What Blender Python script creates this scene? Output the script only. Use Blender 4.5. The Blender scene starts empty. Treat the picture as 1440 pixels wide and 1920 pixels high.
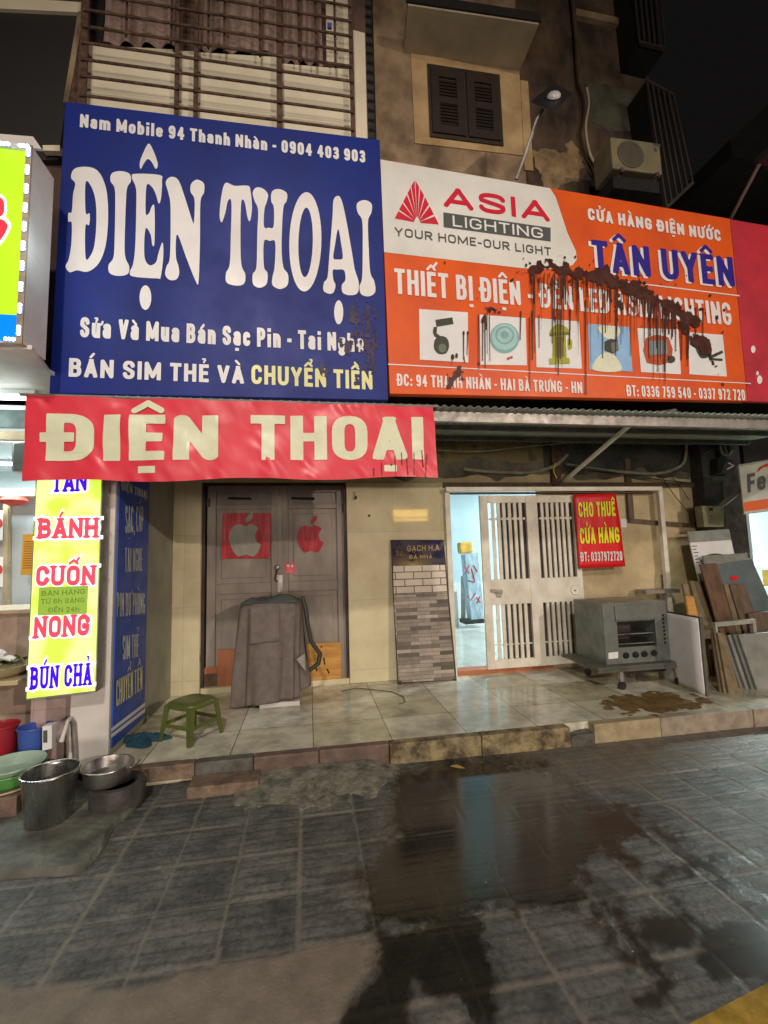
import bpy, math, random, unicodedata
import numpy as np
from mathutils import Vector, Matrix
from mathutils.geometry import delaunay_2d_cdt
from math import sin, cos, pi, radians
random.seed(7); rng = np.random.default_rng(7)
sc = bpy.context.scene
COL = sc.collection

# ------------------------------------------------------------------ camera
YAW, PIT, ROL, FPX = radians(9.518), radians(5.619), radians(-1.588), 852.1
CAM = np.array([0.0, 0.0, 1.6])
def cam_axes():
    cy, sy, cp, sp, cr, sr = cos(YAW), sin(YAW), cos(PIT), sin(PIT), cos(ROL), sin(ROL)
    fw = np.array([sy*cp, cy*cp, sp]); rt = np.array([cy, -sy, 0]); up = np.cross(rt, fw)
    return cr*rt+sr*up, -sr*rt+cr*up, fw
RT, UP, FW = cam_axes()
cd = bpy.data.cameras.new('camera'); cam = bpy.data.objects.new('camera', cd); COL.objects.link(cam)
cd.sensor_fit = 'VERTICAL'; cd.sensor_height = 24; cd.lens = FPX/1920*24
cd.clip_start = .05; cd.clip_end = 2000
cam.matrix_world = Matrix(((RT[0], UP[0], -FW[0], CAM[0]), (RT[1], UP[1], -FW[1], CAM[1]), (RT[2], UP[2], -FW[2], CAM[2]), (0, 0, 0, 1)))
sc.camera = cam

# ------------------------------------------------------------------ sky and exposure
w = bpy.data.worlds.new("World"); sc.world = w; w.use_nodes = True
bg = w.node_tree.nodes['Background']
bg.inputs[0].default_value = (.0068, .0062, .006, 1); bg.inputs[1].default_value = 1.0   # night sky over a city
sc.view_settings.view_transform = 'Standard'; sc.view_settings.look = 'None'
sc.view_settings.exposure = -0.32; sc.view_settings.gamma = 1.0
sc.cycles.max_bounces = 7; sc.cycles.use_denoising = True
sc.cycles.sample_clamp_indirect = 4.0

def spot(name, loc, aim, power, col, size, angle, blend, parent=None):
    l = bpy.data.lights.new(name, 'SPOT'); o = bpy.data.objects.new(name, l); COL.objects.link(o)
    l.energy = power; l.color = col; l.shadow_soft_size = size; l.spot_size = radians(angle); l.spot_blend = blend
    o.location = loc; o.rotation_euler = (Vector(aim)-Vector(loc)).to_track_quat('-Z', 'Y').to_euler()
    return o
def point(name, loc, power, col, size):
    l = bpy.data.lights.new(name, 'POINT'); o = bpy.data.objects.new(name, l); COL.objects.link(o)
    l.energy = power; l.color = col; l.shadow_soft_size = size; o.location = loc
    return o
KEY = (9.0, -12.0, 5.75)
WHITE = (-1.2, -5.6, 8.4)
spot('street_light_warm', KEY, (1.2, 5.0, 1.4), 5000, (1, .79, .67), .16, 46, .9)
spot('street_light_white', WHITE, (.9, 3.0, 0.0), 2500, (1, .89, .79), .22, 84, 1.0)

# ------------------------------------------------------------------ pixel rays (photo is 1440 x 1920)
def ray(px, py): return RT*((px-720)/FPX) - UP*((py-960)/FPX) + FW
def PY(px, py, y): d = ray(px, py); return CAM + d*((y-CAM[1])/d[1])
def PZ(px, py, z=0.0): d = ray(px, py); return CAM + d*((z-CAM[2])/d[2])
def PX(px, py, x): d = ray(px, py); return CAM + d*((x-CAM[0])/d[0])
def proj(P):
    q = np.asarray(P)-CAM; z = q@FW
    return 720+FPX*(q@RT)/z, 960-FPX*(q@UP)/z

# ------------------------------------------------------------------ mesh builder
class MB:
    def __init__(s): s.v = []; s.f = []; s.m = []
    def add(s, vs, fs, mi=0):
        b = len(s.v); s.v += [tuple(map(float, p)) for p in vs]
        s.f += [tuple(b+i for i in f) for f in fs]; s.m += [mi]*len(fs); return s
    def box(s, x0, x1, y0, y1, z0, z1, mi=0):
        return s.add([(x0,y0,z0),(x1,y0,z0),(x1,y1,z0),(x0,y1,z0),(x0,y0,z1),(x1,y0,z1),(x1,y1,z1),(x0,y1,z1)],
                     [(0,3,2,1),(4,5,6,7),(0,1,5,4),(1,2,6,5),(2,3,7,6),(3,0,4,7)], mi)
    def prism(s, poly, ext, mi=0):
        n = len(poly); P = [np.array(p, float) for p in poly]; e = np.array(ext, float)
        nrm = sum(np.cross(P[i]-P[0], P[(i+1) % n]-P[0]) for i in range(n))
        if nrm@e > 0: P = P[::-1]
        return s.add(P+[p+e for p in P], [tuple(range(n)), tuple(range(2*n-1, n-1, -1))]+[(i, n+i, n+(i+1) % n, (i+1) % n) for i in range(n)], mi)
    def poly(s, pts, mi=0): return s.add(pts, [tuple(range(len(pts)))], mi)
    def tube(s, pts, r, n=10, cap=True, mi=0):
        P = [np.array(p, float) for p in pts]; rs = r if hasattr(r, '__len__') else [r]*len(P)
        rings = []; up0 = None
        for i, p in enumerate(P):
            t = P[min(i+1, len(P)-1)]-P[max(i-1, 0)]; t /= np.linalg.norm(t)+1e-9
            if up0 is None: up0 = np.cross(t, (0, 0, 1)) if abs(t[2]) < .9 else np.cross(t, (0, 1, 0))
            a = up0 - t*(up0@t); a /= np.linalg.norm(a)+1e-9; up0 = a; b = np.cross(t, a)
            rings.append([p+rs[i]*(a*cos(2*pi*k/n)+b*sin(2*pi*k/n)) for k in range(n)])
        vs = [q for rg in rings for q in rg]; fs = []
        for i in range(len(P)-1):
            for k in range(n): fs.append((i*n+k, i*n+(k+1) % n, (i+1)*n+(k+1) % n, (i+1)*n+k))
        if cap: fs += [tuple(range(n-1, -1, -1)), tuple((len(P)-1)*n+k for k in range(n))]
        return s.add(vs, fs, mi)
    def bar(s, a, b, w, h, mi=0):   # rectangular bar from a to b
        a = np.array(a, float); b = np.array(b, float); t = (b-a)/np.linalg.norm(b-a)
        u = np.cross(t, (0, 0, 1)); u = np.array((1., 0, 0)) if np.linalg.norm(u) < 1e-3 else u/np.linalg.norm(u)
        v = np.cross(u, t); q = [a+u*w/2*i+v*h/2*j for i, j in ((-1,-1),(1,-1),(1,1),(-1,1))]
        return s.prism(q, b-a, mi)
    def lathe(s, c, prof, n=28, mi=0, sy=1.0, tilt=None):
        vs = []; fs = []
        for r, z in prof:
            for k in range(n): vs.append(np.array((r*cos(2*pi*k/n), sy*r*sin(2*pi*k/n), z)))
        if tilt is not None: vs = [np.array(Matrix.Rotation(tilt[0], 3, tilt[1]) @ Vector(v)) for v in vs]
        vs = [np.array(c)+v for v in vs]
        for i in range(len(prof)-1):
            for k in range(n): fs.append((i*n+k, i*n+(k+1) % n, (i+1)*n+(k+1) % n, (i+1)*n+k))
        if prof[0][0] > 1e-4: fs.append(tuple(range(n-1, -1, -1)))
        if prof[-1][0] > 1e-4: fs.append(tuple((len(prof)-1)*n+k for k in range(n)))
        return s.add(vs, fs, mi)
    def grid(s, fn, nu, nv, mi=0):
        vs = [fn(i/nu, j/nv) for j in range(nv+1) for i in range(nu+1)]
        return s.add(vs, [(j*(nu+1)+i, j*(nu+1)+i+1, (j+1)*(nu+1)+i+1, (j+1)*(nu+1)+i) for j in range(nv) for i in range(nu)], mi)

WLOC = {}
def tag(o, label=None, cat=None, group=None, kind=None):
    if label: o['label'] = label
    if cat: o['category'] = cat
    if group: o['group'] = group
    if kind: o['kind'] = kind
    return o
def thing(name, label, cat, loc, group=None):
    o = bpy.data.objects.new(name, None); COL.objects.link(o); o.empty_display_size = .1
    o.location = tuple(map(float, loc)); WLOC[o.name] = np.array(loc, float); return tag(o, label, cat, group)
def build(mb, name, mat, parent=None, smooth=False, bevel=0, label=None, cat=None, group=None, kind=None, solid=0):
    V = np.array(mb.v)
    loc = WLOC[parent.name] if parent else np.array([(V[:,0].min()+V[:,0].max())/2, (V[:,1].min()+V[:,1].max())/2, V[:,2].min()])
    if kind == 'structure' and not parent: loc = np.zeros(3)
    me = bpy.data.meshes.new(name); me.from_pydata((V-loc).tolist(), [], mb.f)
    for m in (mat if isinstance(mat, (list, tuple)) else [mat]): me.materials.append(m)
    if max(mb.m, default=0): me.polygons.foreach_set('material_index', mb.m)
    if smooth: me.shade_smooth(); me.set_sharp_from_angle(angle=radians(40))
    me.update()
    o = bpy.data.objects.new(name, me); COL.objects.link(o)
    if parent: o.parent = parent
    else: o.location = loc
    WLOC[o.name] = loc
    if solid:
        md = o.modifiers.new('solid', 'SOLIDIFY'); md.thickness = solid; md.offset = 0
    if bevel:
        md = o.modifiers.new('bevel', 'BEVEL'); md.width = bevel; md.segments = 2; md.limit_method = 'ANGLE'
    return tag(o, label, cat, group, kind)
def kids(o): return [c for c in bpy.data.objects if c.parent == o]
def copy_tree(o, parent=None):
    c = o.copy(); COL.objects.link(c); c.parent = parent
    for ch in kids(o): copy_tree(ch, c)
    return c

# ------------------------------------------------------------------ materials
def lin(v): v /= 255; return v/12.92 if v <= .04045 else ((v+.055)/1.055)**2.4
def L(r, g, b):   # sRGB seen under the warm street light -> base colour
    return (min(.88, lin(r)/.74), min(.88, lin(g)/.62), min(.88, lin(b)/.56))
def pm(name, col, rough=.6, var=.18, scale=6., bump=.0, col2=None, metal=0., spec=.5, stretch=(1,1,1), thr=None, bscale=None, rvar=0.1, coat=0.):
    m = bpy.data.materials.new(name); m.use_nodes = True; nt = m.node_tree; N = nt.nodes; Lk = nt.links
    b = N['Principled BSDF']; b.inputs['Metallic'].default_value = metal; b.inputs['Specular IOR Level'].default_value = spec
    b.inputs['Coat Weight'].default_value = coat
    g = N.new('ShaderNodeNewGeometry'); mp = N.new('ShaderNodeMapping'); mp.inputs['Scale'].default_value = stretch
    Lk.new(g.outputs['Position'], mp.inputs[0])
    n1 = N.new('ShaderNodeTexNoise'); n1.inputs['Scale'].default_value = scale; n1.inputs['Detail'].default_value = 6; n1.inputs['Roughness'].default_value = .62
    Lk.new(mp.outputs[0], n1.inputs['Vector'])
    cr = N.new('ShaderNodeValToRGB'); Lk.new(n1.outputs['Fac'], cr.inputs[0])
    c2 = col2 or tuple(max(0, x*(1-2.2*var)) for x in col)
    a, z = thr or (.34, .66)
    cr.color_ramp.elements[0].position = a; cr.color_ramp.elements[1].position = z
    cr.color_ramp.elements[0].color = (*c2, 1); cr.color_ramp.elements[1].color = (*(col if col2 else tuple(min(.9, x*(1+.25*var)) for x in col)), 1)
    Lk.new(cr.outputs[0], b.inputs['Base Color'])
    mr = N.new('ShaderNodeMapRange'); mr.inputs['From Min'].default_value = .3; mr.inputs['From Max'].default_value = .7
    mr.inputs['To Min'].default_value = min(1, rough+rvar); mr.inputs['To Max'].default_value = max(.02, rough-rvar)
    Lk.new(n1.outputs['Fac'], mr.inputs[0]); Lk.new(mr.outputs[0], b.inputs['Roughness'])
    if bump:
        n2 = N.new('ShaderNodeTexNoise'); n2.inputs['Scale'].default_value = bscale or scale*5; n2.inputs['Detail'].default_value = 5
        Lk.new(mp.outputs[0], n2.inputs['Vector'])
        bp = N.new('ShaderNodeBump'); bp.inputs['Strength'].default_value = bump; bp.inputs['Distance'].default_value = .02
        Lk.new(n2.outputs['Fac'], bp.inputs['Height']); Lk.new(bp.outputs[0], b.inputs['Normal'])
    return m
def em(name, col, strength, var=0., col2=None, scale=2.):
    m = bpy.data.materials.new(name); m.use_nodes = True; nt = m.node_tree; N = nt.nodes; b = N['Principled BSDF']
    b.inputs['Base Color'].default_value = (*[x*.5 for x in col], 1); b.inputs['Emission Color'].default_value = (*col, 1)
    b.inputs['Emission Strength'].default_value = strength*1.22; b.inputs['Roughness'].default_value = .3
    if col2:
        g = N.new('ShaderNodeNewGeometry'); n1 = N.new('ShaderNodeTexNoise'); n1.inputs['Scale'].default_value = scale; n1.inputs['Detail'].default_value = 1
        cr = N.new('ShaderNodeValToRGB'); cr.color_ramp.elements[0].position = .4; cr.color_ramp.elements[1].position = .62
        cr.color_ramp.elements[0].color = (*col, 1); cr.color_ramp.elements[1].color = (*col2, 1)
        nt.links.new(g.outputs['Position'], n1.inputs['Vector']); nt.links.new(n1.outputs['Fac'], cr.inputs[0])
        nt.links.new(cr.outputs[0], b.inputs['Emission Color'])
    return m
def tiles(name, c1, c2, grout, bw, bh, gap, rough, off=0., plane='xy', origin=(0,0), bump=.15, dirt=.25, bias=0., dscale=3.):
    m = bpy.data.materials.new(name); m.use_nodes = True; nt = m.node_tree; N = nt.nodes; Lk = nt.links; b = N['Principled BSDF']
    g = N.new('ShaderNodeNewGeometry'); sx = N.new('ShaderNodeSeparateXYZ'); cx = N.new('ShaderNodeCombineXYZ'); Lk.new(g.outputs['Position'], sx.inputs[0])
    for k, ax in enumerate(plane):
        mt = N.new('ShaderNodeMath'); mt.operation = 'SUBTRACT'; mt.inputs[1].default_value = origin[k]
        Lk.new(sx.outputs['XYZ'.index(ax.upper())], mt.inputs[0]); Lk.new(mt.outputs[0], cx.inputs[k])
    br = N.new('ShaderNodeTexBrick'); br.offset = off; br.squash = 1
    br.inputs['Color1'].default_value = (*c1, 1); br.inputs['Color2'].default_value = (*c2, 1); br.inputs['Mortar'].default_value = (*grout, 1)
    br.inputs['Scale'].default_value = 1; br.inputs['Mortar Size'].default_value = gap; br.inputs['Brick Width'].default_value = bw; br.inputs['Row Height'].default_value = bh
    br.inputs['Mortar Smooth'].default_value = .2; br.inputs['Bias'].default_value = bias
    Lk.new(cx.outputs[0], br.inputs['Vector'])
    n1 = N.new('ShaderNodeTexNoise'); n1.inputs['Scale'].default_value = dscale; n1.inputs['Detail'].default_value = 7; n1.inputs['Roughness'].default_value = .65; Lk.new(g.outputs['Position'], n1.inputs['Vector'])
    mx = N.new('ShaderNodeMix'); mx.data_type = 'RGBA'; mx.blend_type = 'MULTIPLY'; mx.inputs[0].default_value = 1
    cr = N.new('ShaderNodeValToRGB'); cr.color_ramp.elements[0].position = .36; cr.color_ramp.elements[1].position = .6
    d = 1-dirt; cr.color_ramp.elements[0].color = (d, d*.97, d*.92, 1); cr.color_ramp.elements[1].color = (1, 1, 1, 1)
    Lk.new(n1.outputs['Fac'], cr.inputs[0]); Lk.new(br.outputs['Color'], mx.inputs[6]); Lk.new(cr.outputs[0], mx.inputs[7]); Lk.new(mx.outputs[2], b.inputs['Base Color'])
    mr = N.new('ShaderNodeMapRange'); mr.inputs['To Min'].default_value = rough*1.7; mr.inputs['To Max'].default_value = rough*.6; Lk.new(n1.outputs['Fac'], mr.inputs[0]); Lk.new(mr.outputs[0], b.inputs['Roughness'])
    bp = N.new('ShaderNodeBump'); bp.inputs['Strength'].default_value = bump; bp.inputs['Distance'].default_value = .01; bp.invert = True
    Lk.new(br.outputs['Fac'], bp.inputs['Height']); Lk.new(bp.outputs[0], b.inputs['Normal'])
    return m

# ------------------------------------------------------------------ flat shapes: signed distance fields -> mesh, traced loops -> mesh
def sdf_polys(F, X, Y):
    out = []; ny, nx = F.shape
    ins = F < 0
    def cr(i0, j0, i1, j1):
        a, b = F[j0, i0], F[j1, i1]; t = a/(a-b); return (X[i0]+(X[i1]-X[i0])*t, Y[j0]+(Y[j1]-Y[j0])*t)
    for j in range(ny-1):
        i = 0
        while i < nx-1:
            c = ins[j, i], ins[j, i+1], ins[j+1, i+1], ins[j+1, i]; s = sum(c)
            if s == 0: i += 1; continue
            if s == 4:
                k = i
                while k < nx-1 and ins[j, k] and ins[j, k+1] and ins[j+1, k+1] and ins[j+1, k] and k-i < 12: k += 1
                out.append([(X[i], Y[j]), (X[k], Y[j]), (X[k], Y[j+1]), (X[i], Y[j+1])]); i = k; continue
            idx = [(i, j), (i+1, j), (i+1, j+1), (i, j+1)]; p = []
            for q in range(4):
                a, b = idx[q], idx[(q+1) % 4]
                if c[q]: p.append((X[a[0]], Y[a[1]]))
                if c[q] != c[(q+1) % 4]: p.append(cr(*a, *b))
            if len(p) > 2: out.append(p)
            i += 1
    return out
def dseg(X, Y, p, q):
    px, py = p; dx, dy = q[0]-px, q[1]-py; l2 = dx*dx+dy*dy+1e-12
    t = np.clip(((X-px)*dx+(Y-py)*dy)/l2, 0, 1); return np.hypot(X-px-t*dx, Y-py-t*dy)
def dbox(X, Y, c, d, h0, h1):
    u = (X-c[0])*d[0]+(Y-c[1])*d[1]; v = -(X-c[0])*d[1]+(Y-c[1])*d[0]
    return np.maximum(np.abs(u)-h0, np.abs(v)-h1)
def dpoly(X, Y, P):
    d = np.full(X.shape, 1e9); ins = np.zeros(X.shape, bool); n = len(P)
    for k in range(n):
        a, b = P[k], P[(k+1) % n]; d = np.minimum(d, dseg(X, Y, a, b))
        if a[1] != b[1]:
            hit = ((a[1] > Y) != (b[1] > Y)) & (X < (b[0]-a[0])*(Y-a[1])/(b[1]-a[1])+a[0]); ins ^= hit
    return np.where(ins, -d, d)
def vnoise(X, Y, s, seed=0):
    r = np.random.default_rng(seed).random((64, 64)); x = X/s; y = Y/s
    xi = np.floor(x).astype(int); yi = np.floor(y).astype(int); fx = x-xi; fy = y-yi; fx = fx*fx*(3-2*fx); fy = fy*fy*(3-2*fy)
    g = lambda a, b: r[b % 64, a % 64]
    return (g(xi,yi)*(1-fx)+g(xi+1,yi)*fx)*(1-fy)+(g(xi,yi+1)*(1-fx)+g(xi+1,yi+1)*fx)*fy-.5
def smooth_loop(P, k=5):
    n = len(P); P = [np.array(p, float) for p in P]; out = []
    for i in range(n):
        p0, p1, p2, p3 = P[i-1], P[i], P[(i+1) % n], P[(i+2) % n]
        for j in range(k):
            t = j/k; out.append(.5*((2*p1)+(p2-p0)*t+(2*p0-5*p1+4*p2-p3)*t*t+(-p0+3*p1-3*p2+p3)*t**3))
    return out
def loops_mesh(mb, loops, place, mi=0, sm=5):
    vs = []; ed = []
    for lp in loops:
        q = smooth_loop(lp, sm) if sm else [np.array(p, float) for p in lp]; b = len(vs); n = len(q)
        vs += [Vector((float(p[0]), float(p[1]))) for p in q]; ed += [(b+i, b+(i+1) % n) for i in range(n)]
    v, e, f, *_ = delaunay_2d_cdt(vs, ed, [], 2, 1e-5)
    def inside(x, y):
        c = False
        for a, b in ed:
            p, q = vs[a], vs[b]
            if (p.y > y) != (q.y > y) and x < (q.x-p.x)*(y-p.y)/(q.y-p.y)+p.x: c = not c
        return c
    if len(loops) > 1: f = [t for t in f if inside(sum(v[i][0] for i in t)/len(t), sum(v[i][1] for i in t)/len(t))]
    mb.add([place(p[0], p[1]) for p in v], [tuple(t) for t in f], mi)

def arc(cx, cy, rx, ry, a, b, n=12, e=2.4):
    o = []
    for k in range(n+1):
        t = radians(a+(b-a)*k/n); c, s = cos(t), sin(t)
        o.append((cx+rx*math.copysign(abs(c)**(2/e), c), cy+ry*math.copysign(abs(s)**(2/e), s)))
    return o
def glyphs():
    G = {}
    G['A'] = (1, [[(0,0),(.5,1)],[(1,0),(.5,1)],[(.2,.27),(.8,.27)]])
    bt = [(0,1),(.5,1)]+arc(.5,.765,.42,.235,90,-90,8)+[(0,.53)]; bb = [(.5,.53)]+arc(.5,.265,.5,.265,90,-90,8)+[(0,0)]
    G['B'] = (.95, [[(0,0),(0,1)], bt, bb])
    G['C'] = (.95, [arc(.5,.68,.5,.32,14,180,10)+arc(.5,.32,.5,.32,180,346,10)])
    G['D'] = (1, [[(0,0),(0,1),(.45,1)]+arc(.45,.62,.55,.38,90,0,7)+arc(.45,.38,.55,.38,0,-90,7)+[(0,0)]])
    G['Đ'] = (1, G['D'][1]+[[(-.22,.5),(.34,.5)]])
    G['E'] = (.8, [[(1,1),(0,1),(0,0),(1,0)],[(0,.51),(.85,.51)]])
    G['F'] = (.8, [[(1,1),(0,1),(0,0)],[(0,.51),(.85,.51)]])
    G['G'] = (1, [arc(.5,.68,.5,.32,16,180,10)+arc(.5,.32,.5,.32,180,360,10)+[(1,.44),(.6,.44)]])
    G['H'] = (1, [[(0,0),(0,1)],[(1,0),(1,1)],[(0,.52),(1,.52)]])
    G['I'] = (0, [[(.5,0),(.5,1)]])
    G['L'] = (.78, [[(0,1),(0,0),(1,0)]])
    G['M'] = (1.3, [[(0,0),(0,1),(.5,.12),(1,1),(1,0)]])
    G['N'] = (1.02, [[(0,0),(0,1),(1,0),(1,1)]])
    G['O'] = (1, [arc(.5,.68,.5,.32,0,180,10)+arc(.5,.32,.5,.32,180,360,10)+[(1,.68)]])
    G['P'] = (.92, [[(0,0),(0,1),(.5,1)]+arc(.5,.72,.5,.28,90,-90,9)+[(0,.44)]])
    G['R'] = (.95, [[(0,0),(0,1),(.5,1)]+arc(.5,.74,.48,.26,90,-90,9)+[(0,.48)],[(.45,.48),(1,0)]])
    G['S'] = (.92, [arc(.5,.745,.5,.255,5,90,5)+arc(.5,.745,.5,.255,90,200,7)+[(.3,.56),(.72,.45)]+arc(.5,.255,.5,.255,20,-90,7)+arc(.5,.255,.5,.255,-90,-175,5)])
    G['T'] = (.92, [[(0,1),(1,1)],[(.5,0),(.5,1)]])
    G['U'] = (1, [[(0,1)]+arc(.5,.32,.5,.32,180,360,12)+[(1,1)]])
    G['V'] = (1, [[(0,1),(.5,0),(1,1)]])
    G['Y'] = (1, [[(0,1),(.5,.45),(1,1)],[(.5,.5),(.5,0)]])
    G['a'] = (.85, [arc(.5,.52,.45,.16,160,0,7)+[(.95,.4),(.95,0)],[(.95,.4),(.5,.4)]+arc(.5,.2,.5,.2,90,270,8)+[(.7,0),(.95,.14)]])
    G['b'] = (.85, [[(0,0),(0,1)],[(0,.5)]+arc(.5,.46,.5,.22,150,0,6)+arc(.5,.22,.5,.22,0,-150,6)])
    G['c'] = (.8, [arc(.5,.45,.5,.23,20,180,8)+arc(.5,.23,.5,.23,180,340,8)])
    G['e'] = (.85, [[(0,.36),(1,.36)]+arc(.5,.45,.5,.23,0,180,8)+arc(.5,.23,.5,.23,180,330,8)])
    G['g'] = (.85, [arc(.5,.46,.5,.22,30,180,6)+arc(.5,.22,.5,.22,180,330,6),[(1,.68),(1,-.12)]+arc(.5,-.1,.5,.2,0,-160,8)])
    G['h'] = (.85, [[(0,0),(0,1)],[(0,.45)]+arc(.5,.42,.5,.26,150,0,6)+[(1,0)]])
    G['i'] = (0, [[(.5,0),(.5,.62)],[(.5,1.0),(.5,1.01)]])
    G['l'] = (0, [[(.5,0),(.5,1)]])
    G['m'] = (1.35, [[(0,0),(0,.68)],[(0,.45)]+arc(.25,.45,.25,.23,150,0,6)+[(.5,0)],[(.5,.45)]+arc(.75,.45,.25,.23,150,0,6)+[(1,0)]])
    G['n'] = (.85, [[(0,0),(0,.68)],[(0,.45)]+arc(.5,.42,.5,.26,150,0,6)+[(1,0)]])
    G['o'] = (.85, [arc(.5,.45,.5,.23,0,180,8)+arc(.5,.23,.5,.23,180,360,8)+[(1,.45)]])
    G['p'] = (.85, [[(0,-.3),(0,.68)],[(0,.5)]+arc(.5,.46,.5,.22,150,0,6)+arc(.5,.22,.5,.22,0,-150,6)])
    G['r'] = (.6, [[(0,0),(0,.68)],[(0,.42)]+arc(.7,.42,.6,.26,160,70,5)])
    G['t'] = (.6, [[(.4,.95),(.4,.15),(.6,0),(1,0)],[(0,.68),(1,.68)]])
    G['u'] = (.85, [[(0,.68)]+arc(.5,.26,.5,.26,180,330,6),[(1,.68),(1,0)]])
    G['0'] = (.88, G['O'][1]); G['1'] = (.5, [[(0,.78),(.75,1),(.75,0)]])
    G['2'] = (.85, [arc(.5,.72,.5,.28,165,0,9)+[(.95,.55),(0,0),(1,0)]])
    G['3'] = (.85, [arc(.5,.75,.46,.25,160,-75,9)+arc(.5,.26,.5,.26,75,-160,9),[(.4,.51),(.55,.51)]])
    G['4'] = (.9, [[(.72,0),(.72,1),(0,.3),(1,.3)]])
    G['5'] = (.85, [[(.95,1),(.1,1),(.05,.52)]+arc(.5,.33,.5,.33,120,-160,11)])
    G['6'] = (.88, [[(.9,.9)]+arc(.5,.66,.5,.34,60,180,7)+arc(.5,.3,.5,.3,180,540,14)])
    G['7'] = (.8, [[(0,1),(1,1),(.35,0)]])
    G['8'] = (.88, [arc(.5,.75,.44,.25,-90,270,14),arc(.5,.26,.5,.26,-90,270,14)])
    G['9'] = (.88, [[(.1,.1)]+arc(.5,.34,.5,.34,240,360,7)+arc(.5,.7,.5,.3,0,360,14)])
    G['-'] = (.5, [[(0,.4),(1,.4)]]); G['.'] = (0, [[(.5,0),(.5,.04)]]); G[':'] = (0, [[(.5,.02),(.5,.08)],[(.5,.5),(.5,.56)]]); G[','] = (0, [[(.5,.03),(.3,-.12)]])
    return G
GLY = glyphs(); GC = {}
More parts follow.
